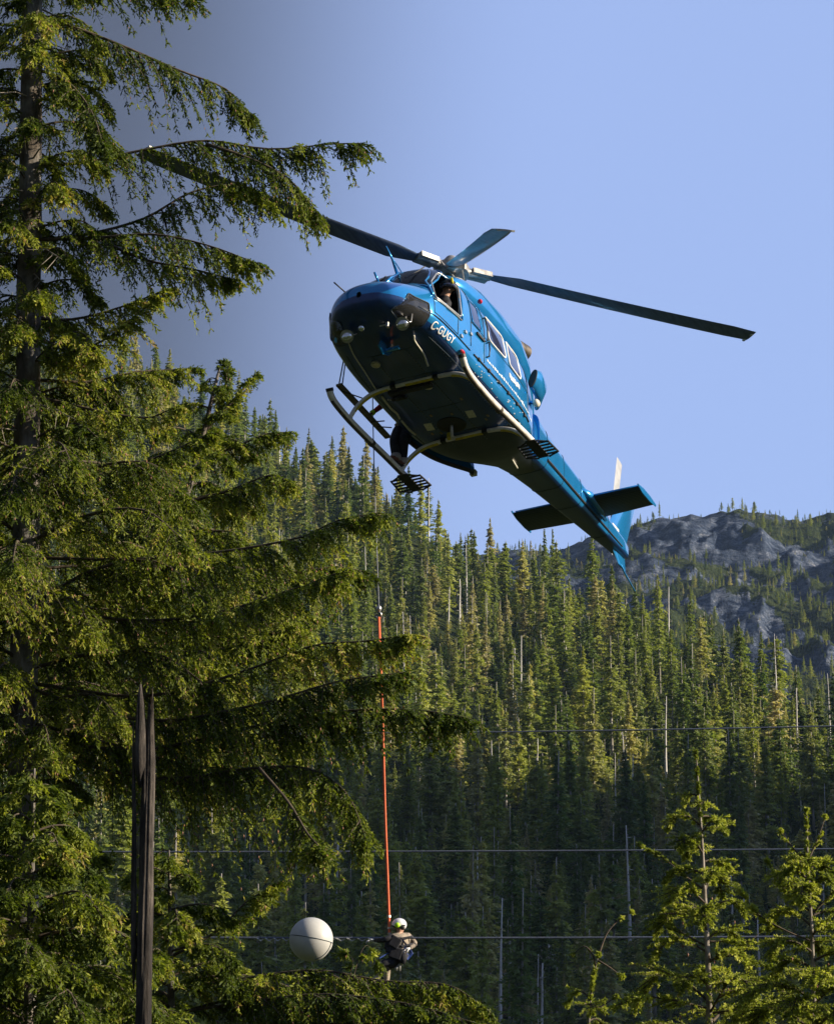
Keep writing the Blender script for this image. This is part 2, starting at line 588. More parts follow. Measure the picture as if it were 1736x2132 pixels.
# individuals: the largest ones in view
seen = (pxx > 560) & (pxx < 1745) & (pyy > 700) & (pyy < 2140) & ~((pyy > 1900) & (pxx < 900))
size = S_[:, 3] / rr_ * np.where(seen, 1, 0)
order = np.argsort(-np.where(isdead, 0, size))[:300]
indiv = np.zeros(len(S_), bool); indiv[order] = True
dorder = np.argsort(-np.where(isdead, size, 0))[:150]
dind = np.zeros(len(S_), bool); dind[dorder] = True; dind &= isdead


def place_tree(row, kinds, name, label, cat, group, k):
    e = bpy.data.objects.new(name, None); scene.collection.objects.link(e); e.empty_display_size = 1
    e.location = (row[0], row[1], row[2]); e.rotation_euler = (0, 0, row[6]); wd = .78 + .5 * ((row[0] * 7.31) % 1.0); e.scale = (row[3] * wd, row[3] * wd, row[3])
    tag(e, label, cat, group)
    for nm, me in (('trunk', kinds[k][1]), ('crown' if name == 'conifer' else 'dead_twigs', kinds[k][0])):
        c = bpy.data.objects.new(nm, me); scene.collection.objects.link(c); c.parent = e
        if nm == 'dead_twigs': c['kind'] = 'stuff'
    return e


def zone(x, y):
    row = ('near the skyline' if y < 1200 else 'high above the uppermost power line' if y < 1380 else 'just above the uppermost power line' if y < 1520 else 'just below the uppermost power line' if y < 1640
           else 'just above the middle power line' if y < 1772 else 'just below the middle power line' if y < 1860 else 'just above the lowest power line' if y < 1952 else 'under the lowest power line')
    col = ('left of the orange rope' if x < 790 else 'right beside the orange rope' if x < 900 else 'below the helicopter belly' if x < 1030 else 'below the left tailplane' if x < 1180
           else 'below the tail fin' if x < 1330 else 'in line with the slender spruce' if x < 1500 else 'between the two young spruces' if x < 1620 else 'by the right edge of the picture')
    return row, col


def plabel(kind, x, y, big):
    row, col = zone(x, y)
    return '%s %s, %s, %s' % (('tall' if big else 'short'), kind, row, col), '%ss %s, %s' % (kind, row, col)


for i in np.where(indiv)[0]:
    lab, gr = plabel('hillside conifer', pxx[i], pyy[i], S_[i, 3] > .95)
    place_tree(S_[i], KINDS, 'conifer', lab, 'tree', gr, int(S_[i, 5]))
for i in np.where(dind)[0]:
    lab, gr = plabel('dead trunk', pxx[i], pyy[i], S_[i, 3] > .8)
    place_tree(S_[i], DEAD, 'dead_tree', lab, 'dead tree', gr, i % 4)

# a handful placed where the picture shows striking ones
def tree_at(px, py_top, r, Hw, kinds, k, name, label, cat):
    az = math.atan((px - 868) / FPX / .985)
    rr = np.arange(430.0, 1300.0, 4.0)
    hh = terrain(rr * math.sin(az), rr * math.cos(az))[0]
    want = np.array([elev_h(py_top, q) for q in rr]) - hh
    j = int(np.argmin(np.abs(want - Hw) + (rr > r + 260) * 50 + (rr < r - 260) * 50))
    r = rr[j]; h = float(hh[j]); x, y = r * math.sin(az), r * math.cos(az)
    s = min(max(want[j], Hw * .6), Hw * 1.5) / kinds[k][2]
    place_tree((x, y, h - .3, s, 0, 0, px * .01), kinds, name, label, cat, None, k)


tree_at(1022, 1078, 900, 24, KINDS, 0, 'conifer', 'lone tall conifer rising into the sky left of the tailplane', 'tree')
tree_at(688, 908, 1120, 24, KINDS, 3, 'conifer', 'thin dark conifer, the left one of two spiking above the ridge', 'tree')
tree_at(716, 925, 1110, 22, KINDS, 4, 'conifer', 'thin dark conifer, the right one of two spiking above the ridge', 'tree')
tree_at(522, 848, 1120, 22, KINDS, 6, 'conifer', 'flat-topped conifer on the ridge just right of the near hemlock', 'tree')
tree_at(867, 1440, 640, 18, DEAD, 0, 'dead_tree', 'white dead trunk right of the orange rope, rising to the drooping branch tip', 'dead tree')
tree_at(1076, 1440, 680, 20, DEAD, 2, 'dead_tree', 'tall white dead trunk crossed by the uppermost power line near the centre', 'dead tree')
tree_at(1562, 1380, 760, 20, DEAD, 2, 'dead_tree', 'slim white dead trunk on the right slope above the uppermost power line', 'dead tree')
tree_at(1312, 1570, 600, 17, DEAD, 0, 'dead_tree', 'leaning white dead trunk below the uppermost power line, right of centre', 'dead tree')
tree_at(1335, 1858, 470, 16, DEAD, 1, 'dead_tree', 'pale broken dead trunk in the dark valley left of the small spruce', 'dead tree')

# the rest of the forest: too many to count
rest = ~(indiv | dind)
Sr = S_[rest]


def forest_object(name, rows, label):
    me = bpy.data.meshes.new(name)
    me.vertices.add(len(rows)); me.vertices.foreach_set('co', rows[:, :3].astype(np.float32).ravel())
    for nm, col in (('rotz', 6), ('scl', 3), ('kindno', 5)):
        a = me.attributes.new(nm, 'FLOAT' if nm != 'kindno' else 'INT', 'POINT')
        a.data.foreach_set('value', rows[:, col].astype(np.float32) if nm != 'kindno' else rows[:, col].astype(np.int32))
    a = me.attributes.new('wid', 'FLOAT', 'POINT'); a.data.foreach_set('value', (.75 + .6 * ((rows[:, 0] * 7.31) % 1.0)).astype(np.float32))
    o = bpy.data.objects.new(name, me); link(o)
    ng = bpy.data.node_groups.new(name, 'GeometryNodeTree')
    ng.interface.new_socket('Geometry', in_out='INPUT', socket_type='NodeSocketGeometry')
    ng.interface.new_socket('Geometry', in_out='OUTPUT', socket_type='NodeSocketGeometry')
    N = ng.nodes; L = ng.links
    gi = N.new('NodeGroupInput'); go = N.new('NodeGroupOutput'); j = N.new('GeometryNodeJoinGeometry')
    def named(nm, t):
        q = N.new('GeometryNodeInputNamedAttribute'); q.data_type = t; q.inputs['Name'].default_value = nm
        return q.outputs['Attribute']
    rz = named('rotz', 'FLOAT'); sc = named('scl', 'FLOAT'); kn = named('kindno', 'INT')
    comb = N.new('ShaderNodeCombineXYZ'); L.new(rz, comb.inputs['Z'])
    wdn = named('wid', 'FLOAT'); wm = N.new('ShaderNodeMath'); wm.operation = 'MULTIPLY'; L.new(sc, wm.inputs[0]); L.new(wdn, wm.inputs[1])
    scv = N.new('ShaderNodeCombineXYZ'); L.new(wm.outputs[0], scv.inputs['X']); L.new(wm.outputs[0], scv.inputs['Y']); L.new(sc, scv.inputs['Z'])
    for k in range(len(KINDS)):
        cmp = N.new('FunctionNodeCompare'); cmp.data_type = 'INT'; cmp.operation = 'EQUAL'
        L.new(kn, cmp.inputs[2]); cmp.inputs[3].default_value = k
        jj = N.new('GeometryNodeJoinGeometry')
        src = [ob for ob in scene.objects if ob.type == 'MESH' and ob.data in (KINDS[k][0], KINDS[k][1])]
        done = set()
        for ob in src:
            if ob.data.name in done: continue
            done.add(ob.data.name)
            oi = N.new('GeometryNodeObjectInfo'); oi.transform_space = 'ORIGINAL'; oi.inputs['Object'].default_value = ob
            L.new(oi.outputs['Geometry'], jj.inputs[0])
        ip = N.new('GeometryNodeInstanceOnPoints')
        L.new(gi.outputs[0], ip.inputs['Points']); L.new(cmp.outputs[0], ip.inputs['Selection'])
        L.new(jj.outputs[0], ip.inputs['Instance']); L.new(comb.outputs[0], ip.inputs['Rotation']); L.new(scv.outputs[0], ip.inputs['Scale'])
        L.new(ip.outputs[0], j.inputs[0])
    L.new(j.outputs[0], go.inputs[0])
    md = o.modifiers.new('forest', 'NODES'); md.node_group = ng
    return tag(o, label, 'forest', kind='stuff')


forest_object('hillside_forest', Sr[(Sr[:, 4] == 0) | (Sr[:, 4] == 3) | (Sr[:, 4] == 4)], 'dense conifer forest covering the near hillside')
forest_object('mountain_forest', Sr[(Sr[:, 4] == 1) | (Sr[:, 4] == 2)], 'small scattered conifers and scrub on the rocky mountain')

# ================================================================ NEAR TREES
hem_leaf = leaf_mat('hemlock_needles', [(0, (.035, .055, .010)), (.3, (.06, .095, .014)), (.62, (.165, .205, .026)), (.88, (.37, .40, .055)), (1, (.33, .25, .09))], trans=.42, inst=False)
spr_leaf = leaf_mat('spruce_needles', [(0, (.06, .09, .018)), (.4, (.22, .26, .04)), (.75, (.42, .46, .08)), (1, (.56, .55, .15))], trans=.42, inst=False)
deadtw = noisy('dead_twigs', (.14, .12, .10), (.30, .27, .23), 14, .9)
twigm = noisy('twig_bark', (.035, .026, .018), (.10, .075, .05), 20, .85)
barkm = Mat('hemlock_bark', (.08, .06, .045), .9)
_a = barkm.noise(7, 6, .7, (1, 1, .35)); _b = barkm.noise(2.3, 4, .6)
barkm.base(barkm.mix(barkm.ramp(_b, [(.42, (0, 0, 0)), (.62, (1, 1, 1))]), barkm.ramp(_a, [(.35, (.03, .025, .02)), (.6, (.13, .105, .085))]), barkm.ramp(_a, [(.35, (.07, .065, .06)), (.6, (.26, .245, .23))])))
barkm.bump(_a, .9, .03)
conem = noisy('cone_brown', (.16, .07, .04), (.30, .14, .08), 30, .7)


def unit(a):
    return a / (np.linalg.norm(a, axis=-1, keepdims=True) + 1e-9)


def leaves(p0, d, L, droop, g, M=13, J=3, l3=.15, ll=.055, lw=.018, brush=False):
    """needle sprays along many twigs at once; returns quads and a tint for each"""
    n = len(p0); Q = []; T = []
    down = np.array([0, 0, -1.0])
    tone = g.random(n) * .45
    for k in range(M):
        s = (k + g.random(n)) / M
        p = p0 + d * (L * s)[:, None] + down * (droop * L * s * s)[:, None]
        t = unit(d + down * (2 * droop * s)[:, None])
        up = unit(g.normal(0, .45 if not brush else 2.0, (n, 3)) + np.array([0, 0, 1.0 if not brush else .1]))
        b = unit(np.cross(t, up))
        for sg in (-1, 1):
            t3 = unit(t * .75 + b * sg * g.uniform(.45, 1.0, (n, 1)) + g.normal(0, .12, (n, 3)) + (down * .22 if not brush else -down * .12))
            l = l3 * (1.05 - .65 * s) * g.uniform(.5, 1.15, n)
            for j in range(J):
                f = (j + g.random(n)) / J
                c = p + t3 * (l * f)[:, None] + (down * .25 * (0 if brush else 1)) * (l * f * f)[:, None]
                a = unit(t3 + g.normal(0, .45, (n, 3)))
                w = unit(np.cross(a, g.normal(0, 1, (n, 3))))
                sz = g.uniform(.7, 1.25, n)
                A = a * (ll * sz * .5)[:, None]; W = w * (lw * sz * .5)[:, None]
                Q.append(np.stack([c - A, c + W, c + A, c - W], 1))
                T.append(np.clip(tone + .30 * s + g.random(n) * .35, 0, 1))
    return np.concatenate(Q).reshape(-1, 3), np.concatenate(T)


def twig_wood(p0, d, L, droop, r0=.0085):
    n = len(p0); S = [0, .35, .7, 1.0]; down = np.array([0, 0, -1.0]); rings = []
    b = unit(np.cross(d, np.array([.1, .2, 1.0]))); c = unit(np.cross(b, d))
    for s in S:
        p = p0 + d * (L * s)[:, None] + down * (droop * L * s * s)[:, None]
        r = (r0 * (1.1 - s))
        rings.append(np.stack([p + b * r, p - b * r * .5 + c * r * .87, p - b * r * .5 - c * r * .87], 1))
    V = np.stack(rings, 1)      # n,4,3,3
    F = []
    base = np.arange(n)[:, None] * 12
    for i in range(3):
        for k in range(3):
            k2 = (k + 1) % 3
            F.append(base + np.array([i * 3 + k, i * 3 + k2, (i + 1) * 3 + k2, (i + 1) * 3 + k])[None])
    return V.reshape(-1, 3), np.concatenate(F)


class Tree:
    def __init__(self, name, label, base, leafm, seed, cat='tree', brush=False):
        self.root = empty(name, base); tag(self.root, label, cat)
        self.b = np.array(base); self.leafm = leafm; self.g = np.random.default_rng(seed); self.r = random.Random(seed)
        self.cones = []; self.brush = brush

    def trunk(self, pts, r0, r1, mat=None):
        P = catmull(pts, 10); n = len(P)
        m = MB()
        N = 20; rings = []
        for i, p in enumerate(P):
            t = i / (n - 1); r = r0 + (r1 - r0) * t
            if i == 0 and r0 > .1: r *= 1.4
            for k in range(N):
                a = 2 * math.pi * k / N
                q = noise.noise(Vector((math.cos(a) * 2.2, math.sin(a) * 2.2, p.z * 1.2))) * .16 + noise.noise(Vector((math.cos(a) * 6, math.sin(a) * 6, p.z * 5))) * .06
                rings.append(Vector(p) - self.root.location + Vector((math.cos(a), math.sin(a), 0)) * r * (1 + q))
        fs = [(i * N + k, i * N + (k + 1) % N, (i + 1) * N + (k + 1) % N, (i + 1) * N + k) for i in range(n - 1) for k in range(N)]
        m.add(rings, fs)
        return m.build('trunk', mat or barkm.m, self.root, smooth=True)

    def branch(self, pts, full=1.0, hang=.5, sl=.5, r=.022, t0=.12, dens=28, coned=True, wood=True):
        P = [np.array(p) - self.b for p in catmull(pts, 8)]
        P = np.array(P); seg = np.linalg.norm(np.diff(P, axis=0), axis=1); cum = np.concatenate([[0], np.cumsum(seg)]); Lb = cum[-1]
        g = self.g
        m = MB(); m.tube([tuple(p) for p in P[::2]] + [tuple(P[-1])], [r * (1 - .8 * k / max(1, len(P[::2]))) for k in range(len(P[::2]) + 1)], 6)
        bo = m.build('branch', twigm, self.root, smooth=True)
        n = max(4, int(dens * Lb * full))
        t = t0 + (1 - t0) * g.random(n) ** .8
        t[-3:] = (.97, .99, 1.0)
        pos = np.stack([np.interp(t * Lb, cum, P[:, k]) for k in range(3)], -1)
        nxt = np.stack([np.interp(np.minimum(t * Lb + .05, Lb), cum, P[:, k]) for k in range(3)], -1)
        prv = np.stack([np.interp(np.maximum(t * Lb - .05, 0), cum, P[:, k]) for k in range(3)], -1)
        tan_ = unit(nxt - prv)
        sd = unit(np.cross(tan_, np.array([0, 0, 1.0]))) * np.where(g.random(n) < .5, -1, 1)[:, None]
        ang = g.uniform(.35, 1.25, n)[:, None]
        d = unit(tan_ * np.cos(ang) + sd * np.sin(ang) + np.array([0, 0, -1.0]) * (hang * g.uniform(.1, 1.5, n))[:, None] + g.normal(0, .12, (n, 3)))
        prof = .35 + .9 * np.sin(np.pi * np.clip(t, 0, 1) ** .75) ** .8
        L = 1.15 * sl * prof * g.uniform(.45, 1.25, n)
        L[-3:] = sl * .55; d[-3:] = unit(tan_[-3:] + g.normal(0, .15, (3, 3)))
        dr = hang * g.uniform(.15, .9, n)
        M = 11
        V, T = leaves(pos, d, L, dr, g, M=M if not self.brush else 16, brush=self.brush, l3=.15 if not self.brush else .045, J=4 if not self.brush else 2, ll=.055 if not self.brush else .034, lw=.018 if not self.brush else .012)
        T = np.clip(T * g.uniform(.75, 1.15) + g.uniform(-.14, .12), 0, 1)
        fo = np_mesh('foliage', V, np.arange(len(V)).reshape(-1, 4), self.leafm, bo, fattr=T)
        fo['kind'] = 'stuff'
        V, F = twig_wood(pos, d, L, dr)
        to = np_mesh('twigs', V, F, twigm, bo); to['kind'] = 'stuff'
        if coned:
            k = g.random(n) < .75
            tip = (pos + d * L[:, None] * .93 + np.array([0, 0, -1.0]) * (dr * L)[:, None] * .9)[k]
            self.cones.append(tip)
            k2 = g.random(n) < .5
            self.cones.append((pos + d * L[:, None] * .6 + np.array([0, 0, -1.0]) * (dr * L)[:, None] * .36)[k2] + np.array([0, 0, -.03]))
        return bo

    def fill(self, trunk_fn, ya, yb, step, ext, up=.15, full=1.0, hang=.5, slk=.34, az0=0, azr=6.283, mx=.6, **kw):
        """radial branches all round the trunk; ext(y) is their length in metres"""
        y = ya; k = 0
        while y < yb:
            k += 1
            p0 = trunk_fn(y)
            L = ext(y) * self.r.uniform(.65, 1.12)
            a = az0 + azr * ((k * .381966) % 1.0) + self.r.uniform(-.3, .3)
            d = Vector((math.cos(a), math.sin(a), 0))
            z1 = self.r.uniform(-.1, up + .15)
            pts = [p0, p0 + d * L * .4 + Vector((0, 0, L * .10 + z1 * L * .4)), p0 + d * L * .75 + Vector((0, 0, L * .08 + z1 * L * .5)), p0 + d * L + Vector((0, 0, -L * .10 + z1 * L * .3))]
            self.branch(pts, full=full, hang=hang, sl=min(mx, max(.16, L * slk)), r=.008 + .008 * L, t0=.1, **kw)
            y += step * self.r.uniform(.7, 1.3)

    def finish(self):
        if not self.cones: return
        C = np.concatenate(self.cones); n = len(C); g = self.g
        r = .0085 * g.uniform(.7, 1.3, n); l = .017 * g.uniform(.8, 1.4, n)
        o = np.array([(0, 0, 1), (1, 0, 0), (0, 1, 0), (-1, 0, 0), (0, -1, 0), (0, 0, -1)], float)
        V = C[:, None, :] + o[None] * np.stack([r, r, l], -1)[:, None, :]
        F = np.array([(0, 1, 2), (0, 2, 3), (0, 3, 4), (0, 4, 1), (5, 2, 1), (5, 3, 2), (5, 4, 3), (5, 1, 4)])
        F = (np.arange(n)[:, None, None] * 6 + F[None]).reshape(-1, 3)
        c = np_mesh('cones', V.reshape(-1, 3), F, conem, self.root); c['kind'] = 'stuff'


def ifn(xs_, ys_):
    return lambda y: float(np.interp(y, xs_, ys_))


# ---- the big hemlock at the left edge
YA = 32.0
def trA(y): return at(float(np.interp(y, [-200, 0, 600, 1400, 2300], [70, 68, 62, 50, 44])), y, YA)
bA = Vector(trA(2300)); bA.z = 0
TA = Tree('hemlock_tree', 'tall hemlock at the left edge with a grey trunk and long drooping branches', bA, hem_leaf, 3)
TA.trunk([bA, trA(2100), trA(1500), trA(900), trA(300), trA(-300), trA(-900)], .19, .10)
def bp(tr, Y, pts, dz):
    """points of a branch: picture position plus a depth that grows along it"""
    n = len(pts)
    return [at(x, y, Y + dz * (i / (n - 1)) if i else Y) for i, (x, y) in enumerate(pts)]


for pts, dz, full, hang, sl, kw in (
    ([(70, -30), (180, -45), (280, -30), (400, 0)], -.5, .8, .7, .42, {}),
    ([(68, 25), (230, 85), (370, 145), (470, 185), (521, 238)], .5, 1.0, 1.0, .44, {}),
    ([(66, 140), (140, 170), (190, 230), (215, 300)], -.8, 1.0, .7, .4, {}),
    ([(66, 345), (180, 338), (300, 312), (430, 293), (560, 310), (690, 300), (752, 298)], -.2, 1.05, .95, .48, {}),
    ([(430, 300), (520, 330), (600, 372), (660, 440)], -.4, 1.0, .9, .42, {}),
    ([(60, 500), (180, 488), (300, 455), (400, 400), (500, 385), (560, 420)], .6, .9, .85, .44, {}),
    ([(60, 500), (200, 495), (320, 488), (430, 510), (528, 545)], -.9, .9, .8, .46, {}),
    ([(200, 495), (300, 540), (400, 560), (480, 580)], -.7, .8, .8, .36, {}),
    ([(58, 660), (150, 665), (250, 640), (338, 606)], .4, 1.0, .7, .38, {}),
    ([(58, 690), (150, 730), (230, 700), (290, 650)], -.6, 1.0, .6, .36, {}),
    ([(56, 790), (180, 795), (280, 775), (390, 768)], .5, 1.0, .7, .40, {}),
    ([(56, 820), (180, 850), (300, 870), (360, 850)], -.6, .9, .8, .40, {}),
    ([(52, 1010), (200, 990), (330, 950), (430, 905)], .3, .9, .7, .42, {}),
    ([(50, 1160), (250, 1165), (450, 1150), (620, 1120), (700, 1085), (785, 1068)], -.9, 1.15, .9, .50, {}),
    ([(50, 1250), (250, 1290), (430, 1280), (600, 1230), (710, 1190)], -1.2, 1.1, .9, .50, {}),
    ([(48, 1420), (300, 1450), (500, 1400), (650, 1345), (760, 1335), (845, 1322)], -1.1, 1.15, .9, .50, {}),
    ([(48, 1430), (300, 1500), (520, 1470), (700, 1420), (840, 1400)], -1.5, 1.0, .85, .46, {}),
    ([(48, 1540), (300, 1560), (540, 1510), (720, 1480), (860, 1478), (962, 1492)], -1.3, 1.15, .9, .50, {}),
    ([(48, 1560), (320, 1620), (520, 1600), (640, 1600), (720, 1650), (762, 1745)], -1.6, 1.15, 1.05, .55, {}),
    ([(540, 1600), (600, 1670), (640, 1735), (668, 1765)], -2.4, 1.1, .8, .38, {}),
    ([(48, 1500), (200, 1540), (380, 1590), (480, 1600)], -.4, .9, .8, .45, {}),
):
    TA.branch(bp(TA, YA, pts, dz) if pts[0][0] < 100 or pts[0][0] < 210 and pts[0][1] < 600 else bp(TA, YA + dz * .5, pts, dz * .5), full=full, hang=hang, sl=sl, **kw)
TA.fill(trA, -80, 1800, 17, ifn([-100, 100, 300, 600, 720, 820, 1000, 1300, 1500, 1650, 1800], [.75, .95, 1.0, .85, .95, 1.3, 1.9, 2.3, 1.7, 1.0, .8]), full=.95, hang=.65)
for k in range(26):
    y_ = -40 + k * 62 + TA.r.uniform(-20, 20); p0 = trA(y_); a_ = TA.r.uniform(-2.6, .6); L_ = TA.r.uniform(.35, 1.0)
    m = MB(); d_ = Vector((math.cos(a_), math.sin(a_), TA.r.uniform(-.5, .1)))
    P_ = [p0 - TA.root.location, p0 - TA.root.location + d_ * L_ * .5, p0 - TA.root.location + d_ * L_ + Vector((0, 0, -.12 * L_))]
    m.tube(P_, [.014, .009, .003], 5)
    for q in range(4):
        b_ = P_[1].lerp(P_[2], q / 4); m.tube([b_, b_ + Vector((TA.r.uniform(-.2, .2), TA.r.uniform(-.2, .2), TA.r.uniform(-.3, .02)))], [.005, .002], 3)
    m.build('dead_branch', deadtw, TA.root)
TA.finish()

# ---- the younger hemlock behind it
YB = 36.0
def trB(y): return at(float(np.interp(y, [765, 950, 1200, 1500, 2300], [458, 412, 345, 296, 292])), y, YB)
bB = Vector(trB(2300)); bB.z = 0
TB = Tree('hemlock_tree', 'younger hemlock with an upswept tip rising above the forest ridge, behind the broken snag', bB, hem_leaf, 5)
TB.trunk([bB, trB(2100), trB(1700), trB(1500), trB(1200), trB(950), trB(800), trB(765)], .10, .01)
for pts, dz, full, hang, sl in (
    ([(425, 900), (480, 840), (515, 800), (528, 788)], .2, .7, .2, .22),
    ([(440, 840), (470, 800), (470, 765)], .1, 1.0, .2, .2),
    ([(400, 960), (480, 935), (550, 905), (590, 900)], .3, 1.0, .6, .34),
    ([(380, 1050), (480, 1020), (560, 990), (598, 1000)], -.4, 1.1, .8, .40),
    ([(350, 1180), (460, 1180), (600, 1190), (700, 1180), (760, 1190)], .5, 1.1, .9, .44),
    ([(330, 1300), (480, 1330), (580, 1310), (640, 1290)], -.5, 1.1, .9, .46),
    ([(310, 1420), (450, 1500), (560, 1540), (640, 1540)], -.4, 1.1, .9, .46)):
    TB.branch(bp(TB, YB, pts, dz), full=full, hang=hang, sl=sl)
TB.fill(trB, 790, 1640, 20, ifn([780, 820, 900, 1000, 1150, 1400, 1550, 1650], [.12, .35, .75, 1.1, 1.6, 1.9, 1.6, .9]), full=1.0, hang=.6, slk=.36)
TB.finish()

# ---- lower left hemlock, close and dense
YC = 24.0
def trC(y): return at(float(np.interp(y, [1600, 2300], [72, 55])), y, YC)
bC = Vector(trC(2400)); bC.z = 0
TC_ = Tree('hemlock_tree', 'dense dark young hemlock filling the bottom left corner in front of the large trunk', bC, hem_leaf, 8)
TC_.trunk([bC, trC(2300), trC(1900), trC(1600)], .07, .01)
TC_.fill(trC, 1606, 2300, 17, ifn([1600, 1700, 1800, 1950, 2150], [.14, .50, .75, .95, 1.05]), full=1.25, hang=.55, slk=.36, coned=False)
TC_.finish()

# ---- hemlock to the right of the snag at the bottom
YD = 30.0
def trD(y): return at(float(np.interp(y, [1750, 2300], [352, 360])), y, YD)
bD = Vector(trD(2400)); bD.z = 0
TD = Tree('hemlock_tree', 'low bushy hemlock right of the broken snag, its long branch reaching under the marker ball', bD, hem_leaf, 9)
TD.trunk([bD, trD(2300), trD(2000), trD(1770)], .07, .01)
for pts, dz, full, hang, sl in (
    ([(360, 1990), (450, 1940), (510, 1880), (562, 1848)], .1, 1.0, .5, .30),
    ([(360, 2060), (520, 2035), (660, 2020), (800, 2042), (930, 2050), (1005, 2095)], -.8, 1.5, .75, .40),
    ([(360, 2110), (520, 2085), (680, 2070), (850, 2090), (990, 2130)], -1.3, 1.4, .75, .42),
    ([(360, 2180), (520, 2150), (720, 2130), (880, 2150), (980, 2190)], -1.0, 1.4, .7, .42),
    ([(360, 2060), (460, 2030), (560, 2040), (660, 2080)], .4, 1.3, .6, .4),
    ([(735, 2040), (748, 1992), (765, 1968), (785, 2005)], .2, .35, .3, .05),
    ([(728, 2035), (735, 2000), (722, 1985)], .2, .35, .2, .05)):
    TD.branch(bp(TD, YD, pts, dz) if pts[0][0] < 400 else bp(TD, YD - .5, pts, dz), full=full, hang=hang, sl=sl, r=.016 if sl > .2 else .004)
TD.fill(trD, 1772, 2320, 17, ifn([1780, 1850, 1950, 2050, 2200], [.2, .55, .9, 1.15, 1.3]), full=1.2, hang=.55, slk=.34, coned=False)
TD.finish()

# ---- open grown little spruces at the lower right
def spruce(label, Y, xs_, ys_, top, bot, ext, listed, seed, r0=.045, step=20, full=1.0):
    f = lambda y: at(float(np.interp(y, ys_, xs_)), y, Y)
    b = Vector(f(2400)); b.z = 0
    T = Tree('spruce_tree', label, b, spr_leaf, seed, brush=True)
    T.trunk([b] + [f(y) for y in np.linspace(2300, top, 7)], r0, .005, noisy('spruce_bark', (.12, .10, .08), (.34, .30, .27), 9, .85, bump=.4))
    for pts, dz, fl, sl in listed:
        T.branch([at(x, y, Y + dz * i / (len(pts) - 1)) for i, (x, y) in enumerate(pts)], full=fl, hang=.12, sl=sl, r=.010, dens=30, coned=False)
    T.fill(f, top + 90, bot, step, ext, up=.5, full=full, hang=.10, slk=.42, mx=.30, dens=58, coned=False)
    T.branch([f(top + 160), f(top + 80), f(top)], full=.6, hang=-.9, sl=.035, r=.006, dens=60, t0=.05, coned=False)
    T.cones = [np.array([f(y) - b + Vector((T.r.uniform(-.3, .3), T.r.uniform(-.3, .3), T.r.uniform(-.1, .1)))]) for y in np.linspace(top + 300, bot, 26)]
    T.finish()
    return T


spruce('slender young spruce with a bare leader tip, right of centre at the bottom', 27.0, [1448, 1456, 1466, 1475, 1480], [1565, 1680, 1850, 2050, 2400], 1570, 2330,
       ifn([1680, 1730, 1780, 1850, 1950, 2050, 2110, 2300], [.16, .34, .36, .42, .52, .55, .85, 1.1]),
       [([(1462, 1850), (1420, 1820), (1385, 1790), (1338, 1762)], .2, .8, .11), ([(1468, 1960), (1520, 1960), (1560, 1958), (1582, 1940)], .1, .8, .12),
        ([(1470, 2000), (1530, 1990), (1600, 2010)], -.2, 1.0, .14), ([(1475, 2060), (1540, 2060), (1610, 2030)], .2, 1.0, .16),
        ([(1475, 2100), (1390, 2080), (1320, 2075), (1290, 2090)], -.3, 1.4, .2), ([(1475, 2110), (1560, 2100), (1640, 2105)], -.3, 1.4, .2),
        ([(1466, 1900), (1410, 1880), (1390, 1860)], .2, 1.0, .14), ([(1470, 1970), (1400, 1930), (1385, 1905)], .2, 1.0, .16)], 21)
spruce('bright bushy young spruce at the bottom right edge', 25.0, [1678, 1680, 1690, 1702], [1690, 1780, 1950, 2400], 1690, 2330,
       ifn([1790, 1830, 1900, 2000, 2300], [.16, .28, .40, .48, .70]),
       [([(1682, 1790), (1700, 1750), (1716, 1705)], .1, .5, .05), ([(1682, 1800), (1650, 1765), (1628, 1735)], .1, .6, .07), ([(1690, 1900), (1640, 1860), (1600, 1800)], .1, .8, .10),
        ([(1692, 1960), (1640, 1940), (1580, 1905), (1545, 1862)], -.1, 1.0, .12), ([(1692, 1900), (1730, 1860), (1740, 1830)], .0, .8, .14)], 22, r0=.035, step=17, full=1.25)
T = spruce('spindly sapling with two bent shoots, left of the slender spruce', 26.0, [1312, 1285, 1262, 1245, 1232, 1225, 1220], [1900, 1918, 1945, 1990, 2050, 2130, 2400], 1990, 2400,
       ifn([1990, 2060, 2130, 2300], [.06, .14, .26, .4]),
       [([(1245, 1990), (1262, 1945), (1285, 1918), (1312, 1900)], .1, .35, .035), ([(1240, 2010), (1232, 1985), (1215, 1970), (1195, 1985)], .05, .35, .04),
        ([(1245, 2000), (1270, 2015), (1290, 2030)], .0, .7, .07), ([(1228, 2110), (1260, 2090), (1275, 2080)], .0, .8, .10)], 23, r0=.016, step=30, full=.7)

